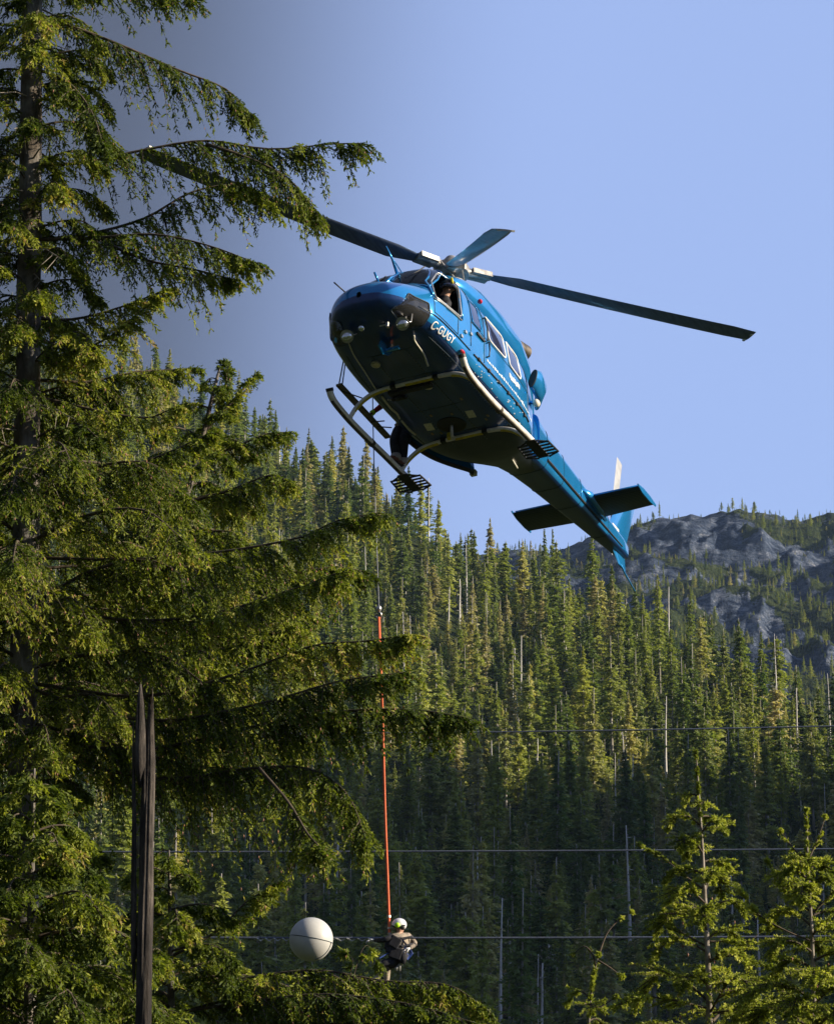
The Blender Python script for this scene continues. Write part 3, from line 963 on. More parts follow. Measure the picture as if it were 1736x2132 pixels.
# ---- the broken weathered snag in front of the left foliage
YP = 22.0
pb = Vector(at(291, 2500, YP)); pb.z = 0
snag = empty('broken_snag', pb); tag(snag, 'weathered grey-brown broken trunk, split and jagged at the top, standing before the left trees', 'dead trunk')
wood = Mat('split_grey_wood', (.1, .08, .07), .9)
_a = wood.noise(16, 8, .75, (1, 1, .14)); _b = wood.noise(4, 5, .6, (1, 1, .5))
wood.base(wood.mix(wood.ramp(_b, [(.42, (0, 0, 0)), (.6, (1, 1, 1))]), wood.ramp(_a, [(.36, (.005, .004, .004)), (.6, (.032, .024, .02))]), wood.ramp(_a, [(.36, (.015, .011, .01)), (.55, (.12, .10, .085))])))
wood.bump(_a, 1.0, .03)
ks = pxm(YP)
m = MB(); N = 40; H0 = at(291, 1490, YP).z; rings = []; nz = 60
for i in range(nz + 1):
    t = i / nz; z = H0 * t; r = (21 - 9 * t) / ks * (1 if t < .93 else 1 - (t - .93) * 8)
    for k in range(N):
        a = 2 * math.pi * k / N
        g_ = noise.noise(Vector((math.cos(a) * 3.2, math.sin(a) * 3.2, z * .9 + 4))) * .20 + noise.noise(Vector((math.cos(a) * 9, math.sin(a) * 9, z * 1.6))) * .14
        top = 0
        if t > .9: top = (t - .9) * 10 * (.22 * max(0, math.cos(a - 1.2)) ** 2 + .22 * noise.noise(Vector((math.cos(a) * 4, math.sin(a) * 4, 9))))
        rings.append((r * (1 + g_) * math.cos(a) + .006 * math.sin(z), r * (1 + g_) * math.sin(a), z + top))
fs = [(i * N + k, i * N + (k + 1) % N, (i + 1) * N + (k + 1) % N, (i + 1) * N + k) for i in range(nz) for k in range(N)] + [tuple(nz * N + k for k in range(N))]
m.add(rings, fs); m.build('trunk', wood.m, snag, smooth=True)
def splinter(x, y0_, y1_, w, dy=0.0, lean=0):
    m = MB(); pts = [at(x + lean * t, y0_ + (y1_ - y0_) * t, YP + dy) - pb for t in np.linspace(0, 1, 6)]
    m.tube(pts, [w / ks * q for q in (.2, 1, 1, .85, .65, .2)], 6)
    m.build('splinter', wood.m, snag, smooth=True)


splinter(292, 1640, 1425, 13, -.03, 1); splinter(299, 1640, 1450, 9, .0, -2); splinter(286, 1600, 1462, 6, -.05, 1)
splinter(281, 1860, 1500, 5, .0, -3); splinter(301, 1700, 1500, 4, -.04, 1)
splinter(279, 2060, 1640, 7, .02, 0)

# ================================================================ HELICOPTER
# body frame: x to the nose, y to the port side (the side towards the sun), z up; z = 0 under the skids
HR = Matrix(((-0.43678352, 0.89936446, 0.01907159),
             (-0.86705751, -0.42655212, 0.25741905),
             (0.23964857, 0.09590023, 0.96611164)))
HT = Vector((0.4694, 50.2955, 15.5473))
HM = Matrix.Translation(HT) @ HR.to_4x4()
heli = empty('helicopter')
heli.matrix_world = HM
tag(heli, 'blue twin-engine helicopter hovering with skids, seen from below against the sky', 'helicopter')


def hw(p):
    return HM @ Vector(p)


# materials
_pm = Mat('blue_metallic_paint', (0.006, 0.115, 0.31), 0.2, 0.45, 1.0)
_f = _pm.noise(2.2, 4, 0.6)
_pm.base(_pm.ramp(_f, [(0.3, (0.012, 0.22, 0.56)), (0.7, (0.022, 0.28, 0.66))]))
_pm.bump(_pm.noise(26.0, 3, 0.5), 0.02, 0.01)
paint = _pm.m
_bm = Mat('shaded_belly_blue', (0.004, 0.02, 0.05), 0.34, 0.3, 0.8)  # hull blue darkened to stand for underside shade; noise gives oil streaks
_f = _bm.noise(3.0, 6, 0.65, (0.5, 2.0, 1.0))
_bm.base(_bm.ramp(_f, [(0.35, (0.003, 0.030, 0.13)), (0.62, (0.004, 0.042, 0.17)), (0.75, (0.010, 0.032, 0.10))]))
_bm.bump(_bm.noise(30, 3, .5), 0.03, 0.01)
bellyshade = _bm.m
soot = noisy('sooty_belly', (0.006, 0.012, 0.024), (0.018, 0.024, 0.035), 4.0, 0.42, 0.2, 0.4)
navy = noisy('navy_stripe', (0.004, 0.02, 0.10), (0.006, 0.03, 0.13), 5, 0.3, 0.3, 0.8)
black = noisy('black_rubber', (0.008, 0.008, 0.009), (0.02, 0.02, 0.02), 12, 0.55)
dark = Mat('dark_seam', (0.01, 0.03, 0.05), 0.5).m
cream = noisy('cream_decal', (0.55, 0.52, 0.42), (0.7, 0.68, 0.6), 20, 0.5)
white = noisy('white_lettering', (0.78, 0.78, 0.76), (0.86, 0.86, 0.84), 10, 0.4)
alu = noisy('brushed_aluminium', (0.42, 0.42, 0.42), (0.62, 0.61, 0.59), 9, 0.36, 0.75, bump=0.15, stretch=(1, 1, 6))
skidm = noisy('worn_skid_metal', (0.62, 0.59, 0.54), (0.85, 0.82, 0.76), 7, 0.4, 0.2, bump=0.1)
skidd = noisy('skid_wear_plate', (0.05, 0.045, 0.04), (0.16, 0.13, 0.1), 9, 0.5, 0.5)
stepm = noisy('brown_grip_step', (0.10, 0.08, 0.055), (0.2, 0.17, 0.12), 14, 0.7, 0.3, bump=0.3)
yellow = noisy('yellow_tape', (0.45, 0.34, 0.02), (0.62, 0.5, 0.03), 15, 0.5)
hubm = noisy('hub_grey_metal', (0.2, 0.19, 0.18), (0.5, 0.48, 0.45), 8, 0.4, 0.4)
bladem = noisy('blade_grey', (0.07, 0.09, 0.14), (0.12, 0.15, 0.21), 6, 0.45, 0.1, 0.2, stretch=(0.4, 3, 1))
bladew = noisy('tail_blade_white', (0.3, 0.31, 0.33), (0.42, 0.43, 0.45), 6, 0.4)
redm = Mat('red_lens', (0.5, 0.01, 0.02), 0.15, 0, 1).m
greenm = Mat('green_lens', (0.01, 0.4, 0.12), 0.15, 0, 1).m
lens = Mat('lamp_lens', (0.75, 0.78, 0.82), 0.08, 0.85, 1).m
interior = noisy('cockpit_grey', (0.03, 0.03, 0.035), (0.06, 0.06, 0.065), 8, 0.7)


def glass_mat(name, tint, trans):
    m = Mat(name, tint, 0.05, 0.0, 1.0, 0.8)
    g = m.n('ShaderNodeBsdfTransparent')
    g.inputs[0].default_value = (0.75, 0.78, 0.8, 1)
    x = m.n('ShaderNodeMixShader')
    x.inputs[0].default_value = trans
    m.l(m.p.outputs[0], x.inputs[1]); m.l(g.outputs[0], x.inputs[2])
    m.l(x.outputs[0], m.nt.nodes['Material Output'].inputs['Surface'])
    return m.m


glass = glass_mat('cockpit_glass', (0.02, 0.025, 0.03), 0.55)
chinglass = glass_mat('chin_glass', (0.05, 0.05, 0.055), 0.45)
tinted = Mat('tinted_cabin_glass', (0.03, 0.035, 0.08), 0.06, 0.1, 1.0, 0.9).m

# fuselage stations: x, bottom, top, waist height, half width, exponent below, exponent above
ST = [
    (3.44, 1.06, 1.18, 1.12, 0.05, 2.2, 2.2),
    (3.42, 0.97, 1.29, 1.12, 0.24, 2.2, 2.2),
    (3.35, 0.87, 1.38, 1.12, 0.44, 2.3, 2.2),
    (3.20, 0.79, 1.49, 1.12, 0.63, 2.4, 2.2),
    (3.00, 0.73, 1.58, 1.12, 0.78, 2.6, 2.3),
    (2.75, 0.68, 1.69, 1.12, 0.91, 2.8, 2.4),
    (2.50, 0.66, 1.80, 1.12, 1.01, 3.1, 2.5),
    (2.25, 0.65, 2.16, 1.11, 1.05, 3.4, 2.9),
    (2.00, 0.64, 2.42, 1.10, 1.07, 3.7, 3.2),
    (1.75, 0.63, 2.53, 1.10, 1.09, 4.0, 3.4),
    (1.20, 0.62, 2.57, 1.10, 1.11, 4.2, 3.5),
    (0.00, 0.62, 2.58, 1.10, 1.12, 4.2, 3.5),
    (-0.70, 0.63, 2.58, 1.12, 1.11, 4.0, 3.4),
    (-1.30, 0.66, 2.58, 1.16, 1.06, 3.7, 3.2),
    (-1.80, 0.71, 2.56, 1.24, 0.95, 3.3, 3.0),
    (-2.20, 0.79, 2.52, 1.36, 0.80, 3.0, 2.8),
    (-2.60, 0.92, 2.45, 1.48, 0.63, 2.8, 2.6),
    (-3.00, 1.06, 2.36, 1.60, 0.50, 2.7, 2.6),
    (-3.40, 1.20, 2.28, 1.70, 0.43, 2.7, 2.6),
    (-3.70, 1.28, 2.22, 1.74, 0.40, 2.8, 2.7),
]
_sx = np.array([s[0] for s in ST][::-1])
_sv = np.array([s[1:] for s in ST][::-1])


def _interp(x, j):
    # monotone smooth interpolation
    i = int(np.clip(np.searchsorted(_sx, x) - 1, 0, len(_sx) - 2))
    x0, x1 = _sx[i], _sx[i + 1]
    t = (x - x0) / (x1 - x0)
    y0, y1 = _sv[i, j], _sv[i + 1, j]
    d = (y1 - y0) / (x1 - x0)
    dl = (_sv[i, j] - _sv[i - 1, j]) / (_sx[i] - _sx[i - 1]) if i > 0 else d
    dr = (_sv[i + 2, j] - _sv[i + 1, j]) / (_sx[i + 2] - _sx[i + 1]) if i < len(_sx) - 2 else d
    m0 = 0 if dl * d <= 0 else 2 * dl * d / (dl + d)
    m1 = 0 if dr * d <= 0 else 2 * dr * d / (dr + d)
    if i == 0: m0 = d
    if i == len(_sx) - 2: m1 = d
    h = x1 - x0
    return (2 * t ** 3 - 3 * t * t + 1) * y0 + (t ** 3 - 2 * t * t + t) * h * m0 + (-2 * t ** 3 + 3 * t * t) * y1 + (t ** 3 - t * t) * h * m1


def sec(x):
    x = min(max(x, -3.7), 3.44)
    return [_interp(x, j) for j in range(6)]


def side(x, z, eps=0.0, s=1):
    zb, zt, zw, w, nb, nt = sec(x)
    if z >= zw:
        q = min(abs(z - zw) / (zt - zw), 1); n = nt
    else:
        q = min(abs(z - zw) / (zw - zb), 1); n = nb
    y = w * (1 - q ** n) ** (1 / n)
    p = Vector((x, y, z))
    if eps:
        nr = Vector((0, (max(y, 0) / w) ** (n - 1) / w, math.copysign(q ** (n - 1) / ((zt - zw) if z >= zw else (zw - zb)), z - zw))).normalized()
        p += nr * eps
    p.y *= s
    return p


def under(x, y, eps=0.0, top=False):
    zb, zt, zw, w, nb, nt = sec(x)
    q = min(abs(y) / w, 1)
    if top:
        z = zw + (zt - zw) * (1 - q ** nt) ** (1 / nt) + eps
    else:
        z = zw - (zw - zb) * (1 - q ** nb) ** (1 / nb) - eps
    return Vector((x, y, z))


def inside(poly, a, b):
    c = False
    for i in range(len(poly)):
        x1, y1 = poly[i]; x2, y2 = poly[i - 1]
        if (y1 > b) != (y2 > b) and a < (x2 - x1) * (b - y1) / (y2 - y1) + x1:
            c = not c
    return c


def shrink(poly, k):
    cx = sum(p[0] for p in poly) / len(poly); cy = sum(p[1] for p in poly) / len(poly)
    return [(cx + (p[0] - cx) * k, cy + (p[1] - cy) * k) for p in poly]


def rounded(poly, r=0.22, n=4):
    out = []
    for i in range(len(poly)):
        a = Vector(poly[i - 1]); b = Vector(poly[i]); c = Vector(poly[(i + 1) % len(poly)])
        p = b.lerp(a, r); q = b.lerp(c, r)
        for k in range(n + 1):
            t = k / n
            v = (1 - t) ** 2 * p + 2 * t * (1 - t) * b + t * t * q
            out.append((v.x, v.y))
    return out


def patch(name, poly, fn, mat, parent, step=0.08, thick=0.012, smooth=True):
    """a panel that follows the hull: poly in hull parameters, fn maps them to the surface"""
    pts = [Vector(p) for p in poly]
    xs = [p[0] for p in poly]; ys = [p[1] for p in poly]
    sp = shrink(poly, 0.96)
    a = min(xs) + step / 2
    while a < max(xs):
        b = min(ys) + step / 2
        while b < max(ys):
            if inside(sp, a, b):
                pts.append(Vector((a, b)))
            b += step
        a += step
    n = len(poly)
    r = geometry.delaunay_2d_cdt(pts, [], [list(range(n))], 1, 1e-5)
    vs = [fn(v[0], v[1], 0.006) for v in r[0]]
    me = bpy.data.meshes.new(name)
    me.from_pydata([tuple(v) for v in vs], [], [tuple(f) for f in r[2]])
    me.materials.append(mat)
    me.polygons.foreach_set('use_smooth', [smooth] * len(me.polygons))
    me.update()
    o = bpy.data.objects.new(name, me)
    s = o.modifiers.new('solid', 'SOLIDIFY'); s.thickness = thick; s.offset = 0
    return link(o, parent)


def rim(name, poly, fn, mat, parent, r=0.014, close=True):
    m = MB()
    pts = [fn(a, b, 0.012) for a, b in poly]
    if close:
        pts = pts + pts[:2]
    m.tube(pts, r, 6, caps=not close)
    return m.build(name, mat, parent, smooth=True)


def fnP(a, b, e=0.0): return side(a, b, e, 1)
def fnS(a, b, e=0.0): return side(a, b, e, -1)
def fnB(a, b, e=0.0): return under(a, b, e)
def fnT(a, b, e=0.0): return under(a, b, e, True)


# window outlines in hull parameters
W_front = rounded([(2.46, 1.38), (1.62, 1.42), (1.58, 2.14), (2.02, 2.22), (2.32, 1.84)], 0.12)
W_small = rounded([(1.16, 1.60), (0.80, 1.60), (0.86, 2.10), (1.22, 2.06)], 0.12)
W_cab1 = rounded([(0.48, 1.62), (-0.26, 1.62), (-0.26, 2.16), (0.48, 2.16)], 0.16)
W_cab2 = rounded([(-0.42, 1.60), (-0.98, 1.58), (-0.94, 2.10), (-0.42, 2.14)], 0.16)
def to_phi(x, y, z):
    zb, zt, zw, w, nb, nt = sec(x)
    n = nt if z >= zw else nb
    c = min(abs(y) / w, 1) ** (n / 2)
    return (x, math.copysign(math.acos(c), z - zw))


def fnH(x, ph, e=0.0, s=1):
    zb, zt, zw, w, nb, nt = sec(x)
    n = nt if ph >= 0 else nb
    c, d = math.cos(ph), math.sin(ph)
    w2 = w + e; h = ((zt - zw) if ph >= 0 else (zw - zb)) + e
    return Vector((x + e * .6 * max(0, (x - 2.6)), s * w2 * math.copysign(abs(c) ** (2 / n), c), zw + h * math.copysign(abs(d) ** (2 / n), d)))


def fnHS(x, ph, e=0.0): return fnH(x, ph, e, -1)


W_chin = rounded([to_phi(*q) for q in ((3.18, .46, .86), (3.04, .75, 1.17), (2.93, .82, 1.20), (2.64, .96, 1.15), (2.60, .965, .95), (2.58, .80, .76), (2.68, .52, .70))], 0.15)
W_chinS = W_chin
W_shield = rounded([(2.44, 0.05), (2.44, 0.84), (2.18, 0.90), (1.86, 0.82), (1.86, 0.05)], 0.10)
W_shieldS = [(a, -b) for a, b in W_shield][::-1]

# hull shell with real openings under the panes
NX, NP = 190, 132
xs = np.concatenate([3.44 - 0.5 * (np.linspace(0, 1, 34) ** 2), np.linspace(2.92, -3.7, NX)])
V = []; 
for x in xs:
    zb, zt, zw, w, nb, nt = sec(float(x))
    for k in range(NP):
        ph = 2 * math.pi * k / NP
        cphi, sphi = math.cos(ph), math.sin(ph)
        n = nt if sphi >= 0 else nb
        y = w * math.copysign(abs(cphi) ** (2 / n), cphi)
        z = zw + ((zt - zw) if sphi >= 0 else (zw - zb)) * math.copysign(abs(sphi) ** (2 / n), sphi)
        V.append((float(x), y, z))
Fh = []; Mi = []
holeP = [shrink(W_front, 0.97)]
holeB = shrink(W_chin, 0.97)
holeT = [shrink(W_shield, 0.97), shrink(W_shieldS, 0.97)]
DOOR_S = [(1.05, 0.9), (-0.95, 0.9), (-0.95, 2.3), (1.05, 2.3)]   # open cabin door, starboard
for i in range(len(xs) - 1):
    for k in range(NP):
        k2 = (k + 1) % NP
        f = (i * NP + k, (i + 1) * NP + k, (i + 1) * NP + k2, i * NP + k2)
        cx = sum(V[q][0] for q in f) / 4; cy = sum(V[q][1] for q in f) / 4; cz = sum(V[q][2] for q in f) / 4
        zb, zt, zw, w, nb, nt = sec(cx)
        skip = any(inside(h, cx, cz) for h in holeP) and abs(cy) > 0.4
        if cx > 2.4 and inside(holeB, cx, to_phi(cx, cy, cz)[1]): skip = True
        if cz > zw and any(inside(h, cx, cy) for h in holeT): skip = True
        if cy < -0.5 and inside(DOOR_S, cx, cz): skip = True
        if skip:
            continue
        Fh.append(f)
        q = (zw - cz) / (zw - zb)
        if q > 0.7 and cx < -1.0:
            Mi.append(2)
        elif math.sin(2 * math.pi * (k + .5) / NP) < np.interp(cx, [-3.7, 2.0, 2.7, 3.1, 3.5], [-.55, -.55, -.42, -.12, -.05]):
            Mi.append(1)  # underside shade painted by angle round the hull
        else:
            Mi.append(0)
hull = np_mesh('fuselage', V, Fh, [paint, bellyshade, soot], heli, True, mi=Mi)
sm = hull.modifiers.new('solid', 'SOLIDIFY'); sm.thickness = 0.02; sm.offset = -1

for fn, s in ((fnP, 'port'), (fnS, 'starboard')):
    if s == 'starboard':
        w1 = patch('window', W_front, fn, glass, heli)
    rim('window_frame', W_front, fn, alu, w1 if s == 'starboard' else heli, 0.016)
w = patch('window', W_small, fnP, tinted, heli); rim('window_frame', W_small, fnP, paint, w, 0.012)
for W_ in (W_cab1, W_cab2):
    w = patch('window', W_, fnP, tinted, heli); rim('window_frame', W_, fnP, white, w, 0.015)
for f_ in (fnH, fnHS):
    w = patch('chin_window', W_chin, f_, chinglass, heli); rim('window_frame', W_chin, f_, dark, w, 0.010)
for W_ in (W_shield, W_shieldS):
    w = patch('windshield', W_, fnT, glass, heli); rim('window_frame', W_, fnT, paint, w, 0.02)

# --- seams, rails and hinges along the hull
def seam(name, pts, fn, mat=dark, r=0.007, eps=0.004, close=False, n=None):
    P = []
    for i in range(len(pts) - (0 if close else 1)):
        a = pts[i]; b = pts[(i + 1) % len(pts)]
        k = max(2, int(math.hypot(b[0] - a[0], b[1] - a[1]) / 0.12))
        for j in range(k):
            t = j / k
            P.append(fn(a[0] + (b[0] - a[0]) * t, a[1] + (b[1] - a[1]) * t, eps))
    P.append(fn(pts[0][0], pts[0][1], eps) if close else fn(pts[-1][0], pts[-1][1], eps))
    m = MB(); m.tube(P, r, 5)
    return m.build(name, mat, heli, smooth=True)


seam('door_seam', [(2.5, 1.05), (1.72, 1.02), (1.66, 2.38)], fnP)
seam('door_seam', [(2.5, 1.05), (2.5, 1.4), (2.36, 1.88)], fnP)
seam('door_seam', [(1.22, 1.06), (1.22, 2.45)], fnP)
seam('door_seam', [(0.66, 1.02), (0.66, 2.45)], fnP)
seam('door_seam', [(-1.42, 1.1), (-1.42, 2.4)], fnP)
seam('door_seam', [(1.22, 1.58), (-1.42, 1.55)], fnP, r=0.004)
seam('door_rail', [(1.1, .95), (-1.5, .99)], fnP, black, 0.016, 0.01)
seam('door_sill', [(2.85, 1.0), (1.25, .95)], fnP, dark, 0.010, 0.01)
for x in np.arange(0.9, -1.4, -0.42):          # rail rollers
    m = MB(); m.box(side(x, 0.955, 0.02), (0.07, 0.03, 0.05)); m.build('rail_roller', black, heli)
# little hull rivets along the lower side
m = MB()
for i in range(34):
    x = 1.0 - 2.5 * rnd.random(); z = 0.72 + 0.25 * rnd.random()
    m.ball(side(x, z, 0.002), 0.008 + 0.008 * rnd.random(), 5, 4)
o = m.build('chipped_rivets', white, heli); o['kind'] = 'stuff'


def text_on(name, body, x0, z0, size, fn, mat, parent, slant=0.0):
    cu = bpy.data.curves.new(name, 'FONT')
    cu.body = body; cu.size = size; cu.offset = 0.001
    o = bpy.data.objects.new(name, cu); scene.collection.objects.link(o)
    dg = bpy.context.evaluated_depsgraph_get(); dg.update()
    me = bpy.data.meshes.new_from_object(o.evaluated_get(dg))
    bpy.data.objects.remove(o)
    bm = bmesh.new(); bm.from_mesh(me)
    bmesh.ops.triangulate(bm, faces=bm.faces)
    bmesh.ops.subdivide_edges(bm, edges=[e for e in bm.edges if e.calc_length() > size * 0.4], cuts=1)
    bmesh.ops.triangulate(bm, faces=bm.faces)
    for v in bm.verts:
        v.co = fn(x0 - v.co.x, z0 + v.co.y + slant * v.co.x, 0.012)
    bm.to_mesh(me); bm.free()
    me.materials.clear(); me.materials.append(mat)
    me.name = name
    o = bpy.data.objects.new(name, me)
    return link(o, parent)


faded = noisy('faded_lettering', (.45, .55, .62), (.7, .74, .76), 20, .5)
text_on('registration_lettering', 'C-GUGY', 2.47, 0.79, 0.175, fnP, white, heli)
# small print along the cabin door: unreadable rows of white marks in the photograph
m = MB()
x = 0.55
while x > -1.75:
    l = 0.03 + 0.05 * rnd.random(); h = 0.03 + 0.035 * rnd.random()
    a, b, c, d = (side(x, 1.12, 0.008), side(x - l, 1.12, 0.008), side(x - l, 1.12 + h, 0.008), side(x, 1.12 + h, 0.008))
    m = MB(); m.add([a, b, c, d], [(0, 1, 2, 3)]); m.build('door_letter', faded, heli)
    x -= l + 0.03
for k in range(14):
    x = -0.42 - 0.035 * k; z = 1.30 + 0.05 * rnd.random()
    a, b, c, d = (side(x, z, .008), side(x - .04, z, .008), side(x - .04, z+.09, .008), side(x, z + .09, .008))
    m = MB(); m.add([a, b, c, d], [(0, 1, 2, 3)]); m.build('door_letter', faded, heli)

# --- cockpit inside: floor, seats, panel, doorposts
m = MB()
m.box((2.2, 0, 0.95), (1.1, 1.7, 0.05)); m.box((0.1, 0, 0.78), (2.6, 1.8, 0.05))
m.box((0.3, 0.0, 2.42), (2.2, 1.5, 0.04))
m.build('cabin_floor', interior, heli)
m = MB(); m.box((2.35, 0, 1.5), (0.25, 1.2, 0.4)); m.build('instrument_panel', interior, heli, bevel=0.05)
for y in (0.55, -0.55):
    m = MB(); m.box((1.75, y, 1.18), (0.5, 0.5, 0.14)); m.box((1.5, y, 1.6), (0.12, 0.5, 0.85)); m.box((1.48, y, 2.02), (0.1, 0.28, 0.2))
    m.build('cockpit_seat', interior, heli, bevel=0.04)
m = MB(); m.box((-1.05, 0.0, 1.6), (0.08, 1.8, 1.5)); m.build('cabin_bulkhead', interior, heli)
m = MB(); m.box((0.75, 0.3, 1.6), (0.06, 1.1, 1.4)); m.build('cabin_bulkhead', interior, heli)
# open starboard sliding door, run back along the hull
DX = np.linspace(-1.05, -2.75, 12); DZ = (.84, .95, 1.25, 1.6, 1.95, 2.2)
def door_pt(x, z, e):
    zz = z + max(0, (-x - 1.6)) * .10 * (2.2 - z) / 1.5
    p = side(max(x, -2.6), max(zz, 1.2), e, -1)
    return Vector((x, p.y, zz))
vs = [door_pt(x, z, .07) for x in DX for z in DZ] + [door_pt(x, z, .14) for x in DX for z in DZ]
nz = len(DZ); nx = len(DX); n1 = nx * nz; fs = []
for i in range(nx - 1):
    for j in range(nz - 1):
        a = i * nz + j
        fs.append((a, a + 1, a + nz + 1, a + nz)); fs.append((n1 + a, n1 + a + nz, n1 + a + nz + 1, n1 + a + 1))
    for j in (0, nz - 1):
        a = i * nz + j; fs.append((a, a + nz, n1 + a + nz, n1 + a))
for j in range(nz - 1):
    for i in (0, nx - 1):
        a = i * nz + j; fs.append((a, a + 1, n1 + a + 1, n1 + a))
m = MB(); m.add(vs, fs)
door = m.build('sliding_door', paint, heli)
m = MB(); m.tube([door_pt(x, .84, .105) for x in DX], .045, 8); m.build('door_edge', black, door, smooth=True)
m = MB(); m.box(door_pt(DX[-1] - .02, .85, .1), (.1, .12, .1)); m.build('door_latch', cream, door)

# --- engine cowling, mast fairing
def loft(stations, n=24, e=2.6):
    """stations: x, y, zc, half width, half height"""
    vs = []; fs = []
    for (x, yc, zc, w_, h_) in stations:
        for k in range(n):
            ph = 2 * math.pi * (k + 0.5) / n
            vs.append((x, yc + w_ * math.copysign(abs(math.cos(ph)) ** (2 / e), math.cos(ph)), zc + h_ * math.copysign(abs(math.sin(ph)) ** (2 / e), math.sin(ph))))
    for i in range(len(stations) - 1):
        for k in range(n):
            k2 = (k + 1) % n
            fs.append((i * n + k, i * n + k2, (i + 1) * n + k2, (i + 1) * n + k))
    fs.append(tuple(range(n - 1, -1, -1))); fs.append(tuple((len(stations) - 1) * n + k for k in range(n)))
    return vs, fs


m = MB(); m.add(*loft([(1.25, 0, 2.62, .35, .08), (1.0, 0, 2.72, .62, .2), (0.6, 0, 2.8, .72, .3), (0, 0, 2.84, .78, .38), (-0.8, 0, 2.84, .82, .4),
                       (-1.6, 0, 2.80, .82, .38), (-2.3, 0, 2.72, .7, .34), (-2.9, 0, 2.58, .5, .28), (-3.4, 0, 2.4, .3, .2)]))
cowl = m.build('engine_cowling', paint, heli, smooth=True, angle=50)
m = MB(); m.add(*loft([(0.55, 0, 3.12, .16, .1), (0.3, 0, 3.2, .3, .2), (0, 0, 3.22, .34, .24), (-0.6, 0, 3.2, .34, .22), (-1.3, 0, 3.1, .26, .14)], 20))
m.build('mast_fairing', paint, cowl, smooth=True, angle=50)
for s in (1, -1):
    m = MB()
    m.tube([(-1.7, s * .35, 3.1), (-2.2, s * .38, 3.22), (-2.6, s * .46, 3.26)], [.17, .17, .16], 16)
    m.build('exhaust_pipe', noisy('burnt_exhaust', (.05, .045, .04), (.16, .13, .1), 10, .5, .6), cowl, smooth=True, angle=50)
# port intake pod with a dark oval mouth and a pale outlet below
m = MB(); m.tube([(-1.45, 1.14, 1.87), (-1.55, 1.16, 1.87), (-1.9, 1.1, 1.86), (-2.3, .85, 1.84)], [.085, .10, .10, .06], 20, flat=2.2)
pod = m.build('intake_pod', paint, heli, smooth=True, angle=60)
m = MB(); m.tube([(-1.425, 1.14, 1.87), (-1.45, 1.143, 1.87)], [.078, .078], 20, flat=2.3); m.build('intake_mouth', black, pod)
m = MB(); m.ball((-1.6, 1.14, 1.42), .075, 14, 10, (1.2, .9, 1.0)); m.build('lamp_housing', cream, heli, smooth=True)
m = MB(); m.tube([(-1.65, 1.15, 1.45), (-1.7, .9, 1.55)], .04, 8); m.build('lamp_bracket', paint, heli, smooth=True)

# --- tail boom, fin, stabiliser
BO = [(-3.2, 0, 1.74, .50, .54), (-3.7, 0, 1.77, .43, .47), (-4.5, 0, 1.80, .37, .40), (-6.0, 0, 1.86, .28, .31), (-7.4, 0, 1.92, .20, .235), (-8.3, 0, 1.96, .15, .18), (-8.65, 0, 1.96, .11, .14), (-8.8, 0, 1.96, .04, .06)]
def boom_at(x):
    X = [-b[0] for b in BO]
    return [float(np.interp(-x, X, [b[j] for b in BO])) for j in (2, 3, 4)]


n_ = 40; vs, fs = loft(BO, n_, 4.5)
m = MB(); m.add(vs, fs)
boom = m.build('tail_boom', [paint, bellyshade, soot], heli, smooth=True, angle=40)
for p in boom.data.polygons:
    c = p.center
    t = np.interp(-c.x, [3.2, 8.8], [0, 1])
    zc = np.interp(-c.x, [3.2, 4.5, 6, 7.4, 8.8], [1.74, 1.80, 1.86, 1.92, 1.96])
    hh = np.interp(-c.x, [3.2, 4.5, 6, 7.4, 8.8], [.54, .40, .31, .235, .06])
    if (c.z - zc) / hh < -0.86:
        p.material_index = 1  # same painted shade under the boom
for x in (-3.75, -4.7, -5.7, -7.35):
    zc, w_, h_ = boom_at(x)
    P = [(x, (w_ + .003) * math.copysign(abs(math.cos(a)) ** (2 / 4.5), math.cos(a)), zc + (h_ + .003) * math.copysign(abs(math.sin(a)) ** (2 / 4.5), math.sin(a))) for a in np.linspace(.01, 2 * math.pi + .01, 49)]
    m = MB(); m.tube(P, .005, 4, caps=False); m.build('boom_seam', dark, boom)
m = MB()
for y in (.9, -.9, .3, -.35):
    for x in np.arange(2.1, -1.3, -.09):
        m.ball(under(x, y * (1 if abs(y) < .8 else .93), .002), .006, 4, 3)
for x in np.arange(2.3, -1.4, -.08):
    m.ball(side(x, 1.02, .001), .006, 4, 3); m.ball(side(x, 2.3 if x < 1.4 else 1.2, .001), .006, 4, 3)
rv = m.build('rivet_rows', alu, heli); rv['kind'] = 'stuff'
for s in (1, -1):
    m = MB()
    m.tube([(-3.75, s * (.42), 1.50), (-4.5, s * .37, 1.57), (-6.0, s * .282, 1.68), (-7.4, s * .204, 1.785), (-8.2, s * .155, 1.85)], [.03, .028, .024, .02, .015], 6)
    m.build('boom_stringer', black, boom)
m = MB(); m.tube([(-3.5, 0.0, 2.33), (-4.5, 0, 2.25), (-6, 0, 2.215), (-7.5, 0, 2.2), (-8.0, 0, 2.25)], [.12, .1, .09, .08, .05], 10); m.build('drive_shaft_cover', navy, boom, smooth=True)


